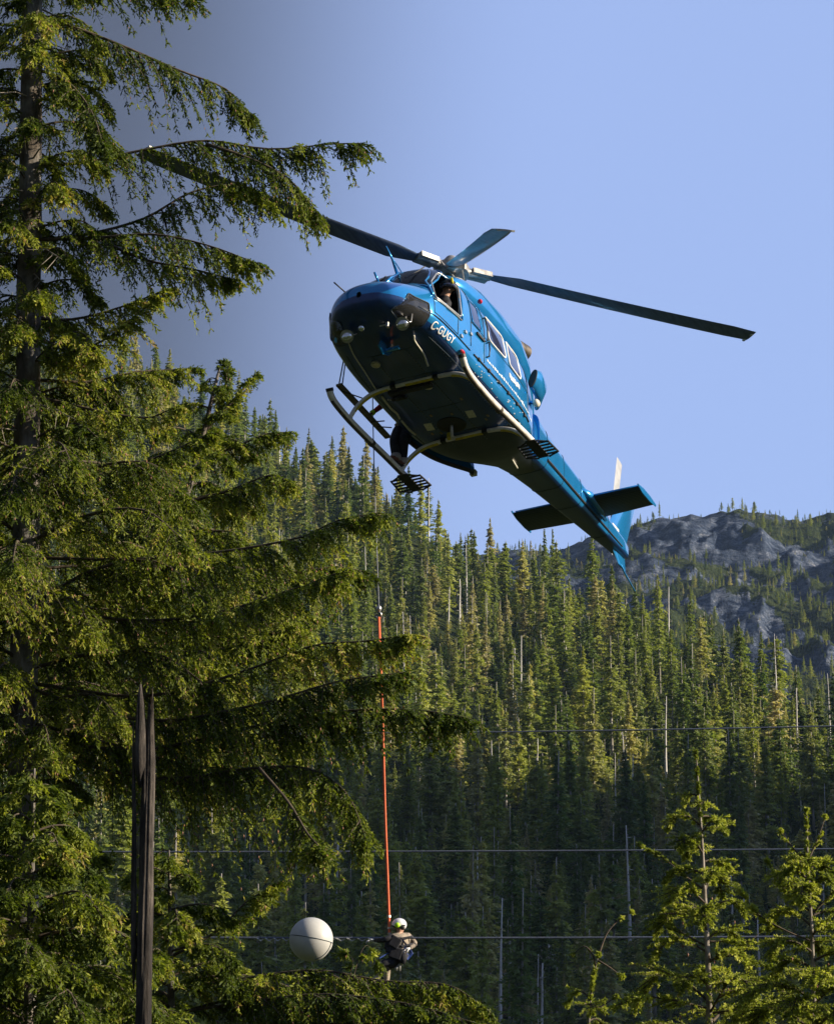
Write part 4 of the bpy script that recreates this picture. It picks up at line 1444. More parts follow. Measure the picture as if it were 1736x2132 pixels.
def aero(name, secs, mat, parent, n=14):
    """secs: (leading point, trailing point, thickness dir * t)"""
    vs = []; fs = []
    for (a, b, th) in secs:
        a = Vector(a); b = Vector(b); th = Vector(th)
        for k in range(n):
            u = 2 * math.pi * k / n
            c = 0.5 - 0.5 * math.cos(u)
            h = math.sin(u) * (1 - c) ** 0.5 * 1.1
            vs.append(a.lerp(b, c) + th * h)
    for i in range(len(secs) - 1):
        for k in range(n):
            k2 = (k + 1) % n
            fs.append((i * n + k, i * n + k2, (i + 1) * n + k2, (i + 1) * n + k))
    fs.append(tuple(range(n - 1, -1, -1))); fs.append(tuple((len(secs) - 1) * n + k for k in range(n)))
    m = MB(); m.add(vs, fs)
    return m.build(name, mat, parent, smooth=True, angle=50)


fin = aero('tail_fin', [((-7.55, 0, 1.98), (-8.75, 0, 1.95), (0, .09, 0)), ((-7.95, 0, 2.4), (-8.85, 0, 2.3), (0, .08, 0)), ((-8.75, 0, 3.45), (-9.35, 0, 3.4), (0, .06, 0)), ((-8.85, 0, 3.55), (-9.3, 0, 3.5), (0, .03, 0))], paint, heli)
m = MB(); m.box((-8.05, .075, 2.22), (.34, .008, .1)); m.build('fin_decal', cream, fin)
aero('ventral_fin', [((-7.9, 0, 1.85), (-8.7, 0, 1.9), (0, .04, 0)), ((-8.35, 0, 1.55), (-8.75, 0, 1.55), (0, .02, 0))], paint, heli)
m = MB(); m.tube([(-8.3, 0, 1.72), (-8.7, 0, 1.5), (-9.25, 0, 1.34)], [.02, .018, .016], 8); m.build('tail_skid', paint, heli, smooth=True)
stripem = Mat('stabiliser_paint', (0.004, 0.012, 0.03), .4, .2, .5)
_w = stripem.n('ShaderNodeTexWave'); _w.wave_type = 'BANDS'; _w.bands_direction = 'X'; _w.inputs['Scale'].default_value = 5.5; _w.inputs['Distortion'].default_value = 0.6; _w.inputs['Detail'].default_value = 3
stripem.l(stripem.co(), _w.inputs['Vector'])
stripem.base(stripem.ramp(_w.outputs['Fac'], [(.3, (.004, .02, .045)), (.7, (.012, .026, .036))]))
stripem.bump(_w.outputs['Fac'], .3, .01)
for s in (1, -1):
    sb = aero('stabiliser', [((-6.12, s * .12, 1.93), (-7.0, s * .12, 1.91), (0, 0, .06)), ((-6.12, s * 1.36, 1.93), (-6.92, s * 1.36, 1.91), (0, 0, .055))], stripem.m, heli)
    m = MB(); m.add(*loft([(-6.05, s * 1.372, 1.93, .012, .02), (-6.3, s * 1.372, 1.93, .014, .07), (-6.7, s * 1.372, 1.93, .014, .07), (-7.0, s * 1.372, 1.93, .012, .03)], 10))
    m.build('tip_plate', paint, sb, smooth=False)
    m = MB(); m.add(*loft([(-5.75, s * .26, 1.93, .03, .03), (-6.1, s * .32, 1.93, .08, .10), (-6.7, s * .3, 1.93, .08, .10), (-7.15, s * .22, 1.93, .04, .04)], 14)); m.build('root_fairing', paint, sb, smooth=True)
    m = MB(); m.tube([(-6.16, s * .4, 1.95), (-6.16, s * 1.33, 1.95)], .035, 8); m.build('leading_edge', paint, sb, smooth=True)

# tail rotor on the starboard side of the fin top
TC = Vector((-8.95, -.30, 3.30))
m = MB(); m.tube([TC + Vector((0, .36, 0)), TC + Vector((0, -.06, 0))], .055, 10); m.disc(TC + Vector((0, .05, 0)), (0, -1, 0), .12, .1, 14)
tr = m.build('tail_rotor_hub', hubm, heli, smooth=True, angle=50)
for a in (104, 284):
    d = Vector((math.cos(math.radians(a)), 0, math.sin(math.radians(a)))); e = Vector((-d.z, 0, d.x))
    aero('tail_rotor_blade', [(TC + d * .12 + e * .06, TC + d * .12 - e * .06, Vector((0, .02, 0))), (TC + d * .35 + e * .14, TC + d * .35 - e * .14, Vector((0, .018, 0))), (TC + d * 1.28 + e * .14, TC + d * 1.28 - e * .14, Vector((0, .008, 0)))], bladew, tr)

# --- main rotor: four blades, drooped and coned as the picture shows them
HUB = Vector((-.10, .06, 3.80))
HW = hw(HUB)
HRi = HR.inverted()
m = MB(); m.tube([(HUB.x, HUB.y, 2.9), HUB], [.11, .09], 14)
mast = m.build('rotor_mast', hubm, heli, smooth=True, angle=50)
m = MB(); m.disc(HUB + Vector((0, 0, -.14)), (0, 0, 1), .34, .14, 20); m.disc(HUB + Vector((0, 0, .04)), (0, 0, 1), .24, .2, 20, .1)
m.disc((HUB.x, HUB.y, 3.36), (0, 0, 1), .3, .07, 20)
hub = m.build('rotor_hub', hubm, heli, smooth=True, angle=40)


def ray_dir(px, py):
    return (VF + VR * ((px - 868) / FPX) - VU * ((py - 1066) / FPX)).normalized()


def tip_at(px, py, far, L=7.0):
    """the point L metres from the hub on the sight line through (px,py)"""
    d = ray_dir(px, py); q = CAM - HW
    b = q.dot(d); disc = b * b - (q.length_squared - L * L)
    disc = max(disc, 0)
    t = -b + (math.sqrt(disc) if far else -math.sqrt(disc))
    return CAM + d * t


tips = [tip_at(1560, 712, True), tip_at(300, 322, False), tip_at(1052, 492, False)]
dirs = [(HRi @ (t - HW)).normalized() for t in tips]
back = -(dirs[2]); back.z = 0.02; back.normalize()
dirs.append(back)
for i, d in enumerate(dirs):
    d0 = Vector((d.x, d.y, d.z))
    side_ = Vector((0, 0, 1)).cross(d0).normalized()
    upv = d0.cross(side_).normalized()
    # grip
    m = MB()
    m.tube([HUB + d * .12, HUB + d * .5, HUB + d * .85], [.13, .12, .08], 12, flat=.75)
    m.box(HUB + d * .62, (.42, .30, .10), Matrix((d, side_, upv)).transposed())
    m.tube([Vector((HUB.x, HUB.y, 3.4)) + side_ * .25 + Vector((d.x, d.y, 0)) * .1, HUB + d * .4 + side_ * .16 - upv * .04], .018, 6)
    g = m.build('blade_grip', hubm, hub, smooth=True, angle=40)
    secs = []
    for k in range(12):
        t = k / 11; r = .8 + t * 6.2
        c = .40 if t > .04 else .22
        tw = math.radians(9 - 10 * t)
        if t == 1: c = .34
        e = side_ * math.cos(tw) + upv * math.sin(tw)
        nrm = upv * math.cos(tw) - side_ * math.sin(tw)
        p = HUB + d * r + upv * (.10 * t * t)
        secs.append((p + e * c * .3, p - e * c * .7, nrm * (.028 if t < .9 else .02)))
    b = aero('rotor_blade', secs, bladem, heli, 14)
    m = MB(); p = HUB + d * 6.96 + upv * .1
    m.box(p, (.05, .3, .03), Matrix((d, side_, upv)).transposed()); m.build('blade_tip_cap', cream, b)

# --- skids
def skid_pts(s):
    return catmull([(1.98, s * 1.30, .37+.02*s), (1.92, s * 1.30, .29+.03*s), (1.80, s * 1.29, .21+.03*s), (1.55, s * 1.28, .16+.03*s), (1.2, s * 1.275, .14+.04*s), (.6, s * 1.275, .14+.04*s), (-.1, s * 1.28 + .02, .15+.05*s), (-.6, s * 1.285 + .03, .16+.06*s), (-1.05, s * 1.29 + .04, .16+.06*s)], 5)


for s in (1, -1):
    sp = skid_pts(s)
    m = MB(); m.tube(sp, .062, 14)
    sk = m.build('skid_tube', skidm, heli, smooth=True, angle=60)
    m = MB(); m.tube([p + Vector((0, -.0, -.030)) for p in sp[8:]], .042, 12); m.build('wear_plate', skidd, sk, smooth=True)
    m = MB(); m.disc(sp[0] + Vector((-.03, 0, -.04)), (.5, 0, .8), .07, .06, 12); m.build('end_cap', black, sk)
    for x in (.35,):
        m = MB(); m.tube([(x + .04, s * 1.275, .14+.04*s), (x - .04, s * 1.275, .14+.04*s)], .072, 12); m.build('skid_clamp', skidd, sk)
    # bear paw: black plate with slots at the heel of the skid
    cx = -1.15; cy = s * 1.29 + .05; cz = .10 + .06 * s
    m = MB()
    m.box((cx - .02, cy, cz), (.64, .20, .025))
    o = m.build('bear_paw', black, heli)
    for t in (1, -1):
        m = MB()
        m.tube([(cx + .26, cy + t * .10, cz), (cx + .14, cy + t * .30, cz), (cx - .26, cy + t * .32, cz), (cx - .36, cy + t * .10, cz)], .018, 6)
        for k in range(5):
            x = cx + .16 - k * .105
            m.box((x, cy + t * .20, cz), (.035, .22, .022))
        m.build('paw_slats', black, o)
for x, nm in ((1.20, 'f'), (-.90, 'r')):
    half = [(x, 1.275, .16), (x, 1.25, .22), (x, 1.14, .37), (x, .93, .52), (x, .68, .59), (x, .30, .61), (x, 0, .61)]
    full = half + [(a, -b, c) for a, b, c in half[:-1]][::-1]
    P = catmull(full, 5)
    m = MB(); m.tube(P, .042, 12)
    ct = m.build('cross_tube', skidm, heli, smooth=True)
    n = len(P)
    for a, b in ((int(n * .12), int(n * .33)), (int(n * .40), int(n * .56)), (int(n * .63), int(n * .88))):
        m = MB(); m.tube([p + Vector((-.004, 0, -.02)) for p in P[a:b]], .036, 8); m.build('yellow_strip', yellow, ct, smooth=True)
    for y in (.42, -.42):
        m = MB(); m.box((x, y, .62), (.11, .10, .12)); m.build('tube_clamp', black, ct)
# step beam on the starboard side, with its rods
m = MB(); m.box((.45, -1.40, .74), (2.0, .12, .05), Matrix.Rotation(math.radians(-1), 3, 'Y'))
st = m.build('step_beam', stepm, heli, bevel=.01)
for a, b in (((1.42, -1.42, .71), (1.55, -1.24, 1.35)), ((1.30, -1.42, .71), (1.50, -1.24, 1.3)), ((1.30, -1.42, .71), (1.02, -1.1, .62)), ((.1, -1.42, .71), (.2, -1.1, .6)), ((-.1, -1.42, .72), (-.1, -1.1, .62))):
    m = MB(); m.tube([a, b], .012, 6); m.build('step_strut', black, st)
m = MB(); m.ball(side(1.6, 1.1, .02, -1), .03, 8, 6); m.build('navigation_lamp', greenm, heli)
m = MB(); m.ball(side(1.5, .8, .03, 1), .05, 10, 8, (1.6, .7, .7)); m.build('navigation_lamp', redm, heli)
m = MB(); m.ball((0.3, .85, 2.62), .05, 10, 8); m.build('beacon_lamp', redm, heli)

# --- things under the nose and belly
def under_lamp(x, y, r, tilt=(.35, 0, -1), stand=.05, name='landing_lamp', c=None, nrm=None):
    p = under(x, y)
    t = Vector(tilt).normalized()
    m = MB(); m.disc(p - t * .02, t, r * 1.05, stand + .03, 20); o = m.build(name, alu, heli, smooth=True, angle=40)
    m = MB(); m.ball(p + t * (stand + .012), r * .88, 16, 9, (1, 1, .5)); m.build('lens', lens, o, smooth=True)
    return o


for (x, y, z) in ((3.05, -.40, .60), (3.02, .66, .60)):
    t = Vector((.75, .1, -.65)).normalized(); c = Vector((x, y, z))
    m = MB(); m.tube([c - t * .10, c - t * .03, c + t * .03], [.05, .105, .12], 20); o = m.build('searchlight', alu, heli, smooth=True, angle=50)
    m = MB(); m.ball(c + t * .02, .105, 18, 10, (.6, 1, .8)); m.build('lens', lens, o, smooth=True)
    m = MB(); m.tube([c - t * .06, under(x - .12, y)], .018, 6); m.tube([c + Vector((0, .12, 0)), c + Vector((-.12, .1, .08)), under(x - .15, y + .1)], .012, 6)
    m.build('lamp_bracket', alu, o, smooth=True)
m = MB(); m.ball((3.1, -.1, .66), .06, 12, 8); o = m.build('landing_lamp', lens, heli, smooth=True)
m = MB(); m.box((3.0, .36, .66), (.07, .05, .1)); m.tube([(3.02, .32, .66), (3.0, .20, .68)], .015, 6); m.build('towing_lug', alu, heli, bevel=.01)
for (x, y, r) in ((1.98, -.38, .085), (.99, .16, .10)):
    c = under(x, y)
    m = MB(); m.disc(c + Vector((0, 0, .02)), (.2, 0, -1), r, .06, 20); o = m.build('belly_lamp', alu, heli, smooth=True, angle=50)
    m = MB(); m.ball(c - Vector((0, 0, .04)), r * .85, 14, 8, (1, 1, .35)); m.build('lens', noisy('amber_glass', (.5, .42, .25), (.7, .62, .4), 9, .15), o, smooth=True)
# camera turret / equipment bar beside the front cross tube
m = MB(); m.box((1.06, -.15, .56), (.12, .85, .07)); m.box((.95, -.42, .53), (.1, .16, .1)); m.ball((.92, -.55, .53), .05, 8, 6); m.ball((.95, -.30, .5), .045, 8, 6)
m.build('equipment_bar', black, heli, bevel=.01)
for k in range(7):
    m = MB(); m.ball((.9 + .05 * rnd.random(), -.35 - .05 * k, .50 + .03 * rnd.random()), .018, 6, 5); m.build('bright_fitting', alu, heli)
# cables and seams on the belly
def belly_line(name, pts, r, mat, bulge=.02):
    P = []
    for (a, b) in pts:
        P.append(under(a, b, bulge))
    m = MB(); m.tube(catmull(P, 4), r, 6); return m.build(name, mat, heli, smooth=True)


belly_line('belly_conduit', [(2.85, -.52), (2.4, -.62), (1.93, -.67), (1.4, -.74), (1.21, -.77)], .013, cream)
belly_line('belly_conduit', [(.95, -.78), (.5, -.82), (.3, -.80), (.1, -.84)], .02, cream)
belly_line('belly_conduit', [(.02, -.84), (-.33, -.86), (-.55, -.84)], .02, cream)
belly_line('antenna_tube', [(2.52, .63), (2.38, .58), (2.0, .56), (1.75, .50), (1.62, .47)], .018, cream, .05)
belly_line('chine_seam', [(2.3, .80), (1.6, .88), (.6, .90), (-.6, .90), (-1.1, .86)], .006, dark, .004)
belly_line('chine_seam', [(2.3, -.80), (1.6, -.88), (.6, -.90), (-.6, -.90), (-1.1, -.86)], .006, dark, .004)
for x in (2.2, 1.35, .2, -.75):
    belly_line('panel_seam', [(x, -.85), (x, -.4), (x, 0), (x, .4), (x, .85)], .004, dark, .002)
for y in (-.35, .3):
    belly_line('panel_seam', [(2.2, y), (1.35, y), (.2, y), (-.75, y)], .004, dark, .002)
for (x, y) in ((-.36, -.46), (-.25, .43)):
    m = MB(); a = under(x, y, .006)
    m.box(a, (.25, .15, .012), Matrix.Rotation(math.radians(8), 3, 'Z')); m.build('cream_panel', cream, heli, bevel=.008)
tanm = noisy('tan_metal', (.2, .15, .08), (.3, .24, .14), 8)
for (x, y) in ((-.62, -.52), (-.66, -.36), (-.45, .68), (-.55, .60), (.0, -.25), (-.1, .12), (.3, .5)):
    m = MB(); m.box(under(x, y, .006), (.07, .04, .012)); m.build('drain_cover', tanm, heli)
m = MB(); c = under(-.45, -.05, .004)
m.tube([c + Vector((0, 0, .02)), c - Vector((0, 0, .012))], [.27, .27], 28); ho = m.build('cargo_hook_well', black, heli, smooth=False)
m = MB(); m.tube([c, c + Vector((-.14, -.06, -.14)), c + Vector((-.2, -.06, -.2))], .03, 8); m.build('cargo_hook', alu, ho, smooth=True)
m = MB(); m.box(c + Vector((-.24, -.16, -.08)), (.07, .08, .14)); m.build('hook_bumper', yellow, ho, bevel=.015)
# blades of the wire cutters
def plate(name, pts, thick, mat, axis='y'):
    m = MB(); n = len(pts); t = Vector((0, thick / 2, 0)) if axis == 'y' else Vector((0, 0, thick / 2))
    m.add([Vector(p) + t for p in pts] + [Vector(p) - t for p in pts], [tuple(range(n)), tuple(range(2 * n - 1, n - 1, -1))] + [(i, n + i, n + (i + 1) % n, (i + 1) % n) for i in range(n)])
    return m.build(name, mat, heli)


plate('wire_cutter', [(2.62, .04, .66), (2.72, .04, .50), (2.55, .04, .40), (2.35, .04, .48), (2.2, .04, .64)], .03, paint)
m = MB(); m.box((2.45, .14, .53), (.06, .34, .05)); m.build('cutter_brace', paint, heli)
m = MB(); m.tube([(1.98, 0, 2.42), (2.2, 0, 2.62), (2.46, 0, 2.74)], [.03, .022, .012], 6); m.tube([(1.98, 0, 2.42), (1.75, 0, 2.6), (1.5, 0, 2.62)], [.02, .015, .01], 6)
m.tube([(2.3, 0, 2.64), (2.05, 0, 2.62), (1.8, .0, 2.57)], .012, 5); m.tube([(1.98, 0, 2.4), (2.12, .05, 2.28), (2.3, .03, 2.1)], .018, 6)
m.build('roof_wire_cutter', paint, heli, smooth=True)
m = MB(); m.tube([(2.55, -.05, 1.86), (2.78, -.05, 2.0)], .02, 7); m.build('pitot_probe', paint, heli, smooth=True)
m = MB(); m.tube([(3.02, -.46, 1.52), (3.32, -.56, 1.60)], .013, 6); m.build('pitot_probe', black, heli, smooth=True)
for y0_ in (-.35, .42):
    m = MB(); m.tube([(2.5, y0_, 1.92), (2.2, y0_ + .1, 2.22), (2.02, y0_ + .14, 2.42)], .012, 5); m.build('windshield_wiper', black, heli)
m = MB(); m.tube([(2.5, 0, 1.9), (2.25, 0, 2.18), (1.9, 0, 2.5)], .03, 8); m.build('windshield_post', paint, heli, smooth=True)
# grab handles on the port side
for (x, z0_, z1_) in ((.62, 1.5, 2.0), (.56, 1.2, 1.5)):
    P = [side(x, z0_, .0), side(x, z0_, .05), side(x, (z0_ + z1_) / 2, .06), side(x, z1_, .05), side(x, z1_, .0)]
    m = MB(); m.tube(P, .016, 6); m.build('grab_handle', black, heli, smooth=True)
m = MB(); m.box(side(.85, 1.46, .02), (.3, .03, .05)); m.build('door_handle', black, heli)
for (x, z) in ((1.45, 1.22), (1.24, 1.3), (1.6, 1.05)):
    m = MB(); m.box(side(x, z, .015), (.07, .03, .05)); m.build('door_hinge', alu, heli)
# white pillar edges of the front door
seam('door_edge_trim', [(2.50, 1.42), (2.36, 1.84), (2.06, 2.28)], fnP, paint, .024, .012)
seam('door_edge_trim', [(1.58, 1.40), (1.54, 2.2)], fnP, paint, .02, .012)
seam('door_sill_trim', [(2.50, 1.34), (1.60, 1.38)], fnP, alu, .014, .012)
# conduit below the start of the tail boom
m = MB(); m.tube([(-2.42, .25, .90), (-2.7, .2, .92), (-3.0, .12, 1.0)], .02, 6); m.build('drain_mast', cream, heli, smooth=True)
# hoist arm over the starboard door
HOIST = Vector((-.25, -1.62, 2.35))
m = MB(); m.tube([(.1, -.85, 2.6), (-.1, -1.2, 2.72), HOIST + Vector((0, .05, .25)), HOIST], [.07, .07, .06, .05], 10); ha = m.build('hoist_arm', hubm, heli, smooth=True)
m = MB(); m.tube([HOIST + Vector((0, 0, .12)), HOIST - Vector((0, 0, .12))], .09, 14); m.build('hoist_drum', hubm, ha, smooth=True, angle=50)

# ================================================================ PEOPLE
def skin_body(name, joints, bones, bonemat, mats, root, parent, extra=None, sub=1):
    """one continuous skinned surface; every face takes the material of its nearest bone"""
    names = list(joints)
    me = bpy.data.meshes.new(name + '_t')
    me.from_pydata([joints[n][0] for n in names], [(names.index(a), names.index(b)) for a, b in bones], [])
    o = bpy.data.objects.new(name + '_t', me); scene.collection.objects.link(o)
    o.modifiers.new('skin', 'SKIN')
    for i, n in enumerate(names):
        r = joints[n][1]
        r = r if isinstance(r, tuple) else (r, r)
        me.skin_vertices[0].data[i].radius = r
        me.skin_vertices[0].data[i].use_root = (n == root)
    s = o.modifiers.new('sub', 'SUBSURF'); s.levels = sub; s.render_levels = sub
    dg = bpy.context.evaluated_depsgraph_get(); dg.update()
    me2 = bpy.data.meshes.new_from_object(o.evaluated_get(dg))
    bpy.data.objects.remove(o)
    me2.name = name
    me2.materials.clear()
    if extra is not None:
        bm = bmesh.new(); bm.from_mesh(me2)
        n0 = len(bm.faces)
        em = bpy.data.meshes.new('e'); em.from_pydata(extra.v, [], extra.f); bm.from_mesh(em)
        bm.to_mesh(me2); bm.free()
    else:
        n0 = len(me2.polygons)
    for m_ in mats:
        me2.materials.append(m_)
    segs = [(Vector(joints[a][0]), Vector(joints[b][0]), bonemat.get((a, b), 0)) for a, b in bones]
    for p in me2.polygons:
        p.use_smooth = True
        if p.index >= n0:
            p.material_index = extra.mi[p.index - n0] if p.index - n0 < len(extra.mi) else 0
            continue
        best = 1e9
        for a, b, k in segs:
            ab = b - a; t = max(0, min(1, (p.center - a).dot(ab) / ab.length_squared))
            d = (a + ab * t - p.center).length
            if d < best: best = d; kk = k
        p.material_index = kk
    ob = bpy.data.objects.new(name, me2)
    return link(ob, parent)


def hand(m, wrist, d, n, mi=0, curl=.6, k=1.0, s=1):
    """palm and five bent fingers of unequal length; d points to the fingers, n out of the palm"""
    m.cur = mi
    d = Vector(d).normalized(); n = Vector(n); n = (n - d * n.dot(d)).normalized(); b = d.cross(n) * s
    w = Vector(wrist)
    R3 = Matrix((d, b, n)).transposed()
    m.tube([w - d * .01, w + d * .04 * k, w + d * .09 * k], [.030 * k, .042 * k, .040 * k], 8, flat=.6)
    for i, (off, L) in enumerate(((-.030, .075), (-.010, .085), (.011, .078), (.031, .06))):
        p = w + d * .085 * k + b * off * k
        pts = [p]; a = 0
        for j in range(3):
            a += curl * .8
            p = p + (d * math.cos(a) + n * math.sin(a)) * L * k * (.42, .32, .26)[j]
            pts.append(p)
        m.tube(pts, [.0105 * k, .010 * k, .009 * k, .007 * k], 6)
    p = w + d * .03 * k - b * .035 * k
    m.tube([p, p + (d * .5 - b * .5 + n * .3) * .05 * k, p + (d * .8 - b * .45 + n * .7) * .075 * k], [.013 * k, .012 * k, .009 * k], 6)
    m.cur = 0


skin = noisy('skin', (.42, .24, .17), (.5, .3, .22), 30, .5)
tan = noisy('tan_overalls', (.10, .085, .07), (.36, .30, .23), 7, .85, bump=.5, bdist=.01)
darkcloth = noisy('dark_trousers', (.008, .009, .014), (.022, .022, .03), 16, .85, bump=.5, bdist=.01)
redcloth = noisy('crimson_sleeve', (.30, .008, .02), (.4, .015, .035), 16, .8)
bootm = noisy('brown_boot_leather', (.12, .035, .02), (.2, .06, .03), 20, .55)
gloves = noisy('pale_work_glove', (.5, .5, .52), (.66, .66, .66), 20, .8)
bluestrap = noisy('blue_webbing', (.008, .03, .16), (.015, .06, .3), 30, .7)
greyfab = noisy('grey_gaiter', (.30, .27, .26), (.42, .38, .36), 25, .8)
lime = Mat('lime_reflector', (.45, .75, .01), .4).m
helmetw = noisy('white_helmet_shell', (.7, .7, .74), (.8, .8, .82), 12, .3, coat=.5)


def person(label, group, J, mats, bonemat, hands, base, head_dir, extra=None):
    root = empty('person', base)
    tag(root, label, 'person')
    inv_ = -Vector(base)
    Jl = {k: (Vector(v[0]) + inv_, v[1]) for k, v in J.items()}
    bones = [('pel', 'sp'), ('sp', 'ch'), ('ch', 'nk'), ('nk', 'hd'), ('hd', 'tp'),
             ('ch', 'sL'), ('sL', 'eL'), ('eL', 'wL'), ('ch', 'sR'), ('sR', 'eR'), ('eR', 'wR'),
             ('pel', 'hL'), ('hL', 'kL'), ('kL', 'aL'), ('aL', 'tL'), ('pel', 'hR'), ('hR', 'kR'), ('kR', 'aR'), ('aR', 'tR')]
    ex = MB()
    h = Jl['hd'][0]; f = Vector(head_dir).normalized()
    ex.cur = 1
    ex.ball(h + f * .105 + Vector((0, 0, -.01)), .018, 6, 5, (1, 1, 1.3))
    for s_ in (1, -1):
        sd = f.cross(Vector((0, 0, 1))).normalized() * s_
        ex.ball(h + sd * .088, .022, 6, 5, (1, 1, 1.4))
    for (w_, d_, n_, mi_, s_) in hands:
        hand(ex, Vector(w_) + inv_, d_, n_, mi_, s=s_)
    b = skin_body('body', Jl, bones, bonemat, mats, 'pel', root, ex)
    # eyes and mouth
    for s_ in (1, -1):
        sd = f.cross(Vector((0, 0, 1))).normalized() * s_
        m = MB(); m.ball(h + f * .09 + sd * .033 + Vector((0, 0, .018)), .011, 6, 5); m.build('eye', black, root)
    return root


def helmet(root, c, f, r, mat, band=None, tilt=0):
    m = MB()
    c = Vector(c) - root.location
    m.ball(c + Vector((0, 0, .03)), r, 18, 12, (1.08, .95, .92))
    # cut the lower half away
    V_ = m.v; keep = []
    fd = Vector(f).normalized()
    F_ = [q for q in m.f if sum((Vector(V_[i]) - c).z + .25 * 0 - .55 * (Vector(V_[i]) - c).dot(fd) * .35 for i in q) / len(q) > -.035]
    m.f = F_; m.mi = [0] * len(F_)
    o = m.build('helmet', mat, root, smooth=True)
    s = o.modifiers.new('solid', 'SOLIDIFY'); s.thickness = .012; s.offset = 1
    return o


# -- the worker who hangs under the helicopter at the marker ball
YW = 49.6
def wp(px, py, dy=0.0): return at(px, py, YW + dy)


J = {
    'pel': (wp(830, 1996, 0), (.165, .15)), 'sp': (wp(833, 1980, .02), (.15, .14)), 'ch': (wp(836, 1958, 0), (.185, .15)), 'nk': (wp(835, 1943, -.02), .062),
    'hd': (wp(831, 1929, -.03), (.098, .098)), 'tp': (wp(829, 1919, -.03), (.085, .085)),
    'sL': (wp(823, 1949, -.20), .068), 'eL': (wp(800, 1957, -.28), .052), 'wL': (wp(779, 1958, -.06), .034),
    'sR': (wp(850, 1949, .16), .070), 'eR': (wp(865, 1965, .12), .052), 'wR': (wp(852, 1975, -.12), .036),
    'hL': (wp(826, 2003, -.12), .105), 'kL': (wp(795, 2005, -.22), .075), 'aL': (wp(786, 2036, -.12), .05), 'tL': (wp(774, 2043, -.16), .042),
    'hR': (wp(828, 2003, .12), .105), 'kR': (wp(806, 2011, .16), .075), 'aR': (wp(805, 2045, .12), .05), 'tR': (wp(796, 2052, .10), .042),
}
bm_ = {('nk', 'hd'): 1, ('hd', 'tp'): 1, ('kL', 'aL'): 3, ('aL', 'tL'): 4, ('kR', 'aR'): 3, ('aR', 'tR'): 4, ('sL', 'eL'): 2, ('eL', 'wL'): 2, ('hL', 'kL'): 2, ('hR', 'kR'): 2, ('pel', 'hL'): 2, ('pel', 'sp'): 2}
W = person('worker in tan overalls and white helmet hanging from the orange rope at the power line', None, J, [tan, skin, darkcloth, tan, greyfab, gloves], bm_,
           [(J['wL'][0], (-1, 0, .05), (0, .2, -1), 5, 1), (J['wR'][0], (-.8, -.3, -.2), (0, .2, -1), 5, -1)], wp(832, 1998), (-.85, -.35, -.25))
WL = W.location
m = MB()
for (x, y, dy, r_) in ((822, 1962, -.22, .11), (815, 1975, -.20, .10), (824, 1985, -.2, .12), (808, 1968, -.22, .07)):
    m.box(wp(x, y, dy) - WL, (r_ * 1.7, r_ * 1.2, r_ * 1.8), Matrix.Rotation(x * .7, 3, 'Y'))
m.build('gear_bag', darkcloth, W, bevel=.02)
m = MB(); m.ball(wp(838, 1931, -.13) - WL, .04, 8, 6, (1, .6, 1.2)); m.build('ear_muff', black, W, smooth=True)
m = MB(); m.tube([wp(x, y, -.13) - WL for x, y in ((816, 1927), (824, 1931), (834, 1931), (843, 1926))], .014, 6); m.build('goggle_strap', black, W)
m = MB()
for y in (1952, 1968):
    m.tube([wp(x, y + q, d) - WL for x, q, d in ((820, 0, -.2), (836, 2, -.22), (852, -1, -.12), (858, -3, .05))], .018, 5)
m.build('chest_strap', darkcloth, W)
helmet(W, J['hd'][0], (-.85, -.35, -.1), .110, helmetw)
m = MB(); m.ball(wp(827, 1926, -.17) - WL, 0.045, 10, 8, (1, .6, 1)); m.build('green_reflector', lime, W, smooth=True)
m = MB()
for s_ in (-.14, .14):
    m.tube([wp(833, 1950, s_) - WL, wp(845, 1966, s_ * 1.2) - WL, wp(838, 1992, s_ * 1.2) - WL], .022, 5, flat=.5)
m.tube([wp(820, 1985, -.16) - WL, wp(833, 1990, -.19) - WL, wp(848, 1988, 0) - WL, wp(838, 1988, .18) - WL, wp(820, 1984, .1) - WL], .026, 6)
m.build('harness', bluestrap, W)
m = MB()
m.tube([wp(852, 1972, -.1) - WL, wp(857, 1985, -.08) - WL, wp(848, 1998, -.1) - WL], .03, 6, flat=.4)
m.tube([wp(846, 1975, -.1) - WL, wp(812, 1982, -.22) - WL, wp(790, 1995, -.3) - WL], .012, 5)
m.build('blue_sling', bluestrap, W)
m = MB()
for (x, y, l) in ((834, 2000, 22), (828, 2010, 12), (838, 1992, 18)):
    m.tube([wp(x, y, -.14) - WL, wp(x - 3, y + l * .5, -.14) - WL, wp(x - 2, y + l, -.14) - WL], [.022, .035, .02], 6)
m.build('dangling_tools', alu, W, smooth=True)
m = MB(); m.tube([wp(843, 1985, -.2) - WL, wp(835, 2005, -.2) - WL], .07, 8); m.build('tool_pouch', darkcloth, W, smooth=True)
m = MB(); m.tube([wp(812, 1944, -.05) - WL, wp(818, 1952, -.05) - WL, wp(826, 1955, -.1) - WL], .016, 6); m.ball(wp(811, 1944, -.05) - WL, .03, 8, 6); m.build('chest_sling', greyfab, W)

# -- the hoist operator standing on the starboard skid
def hb(x, y, z): return hw((x, y, z))


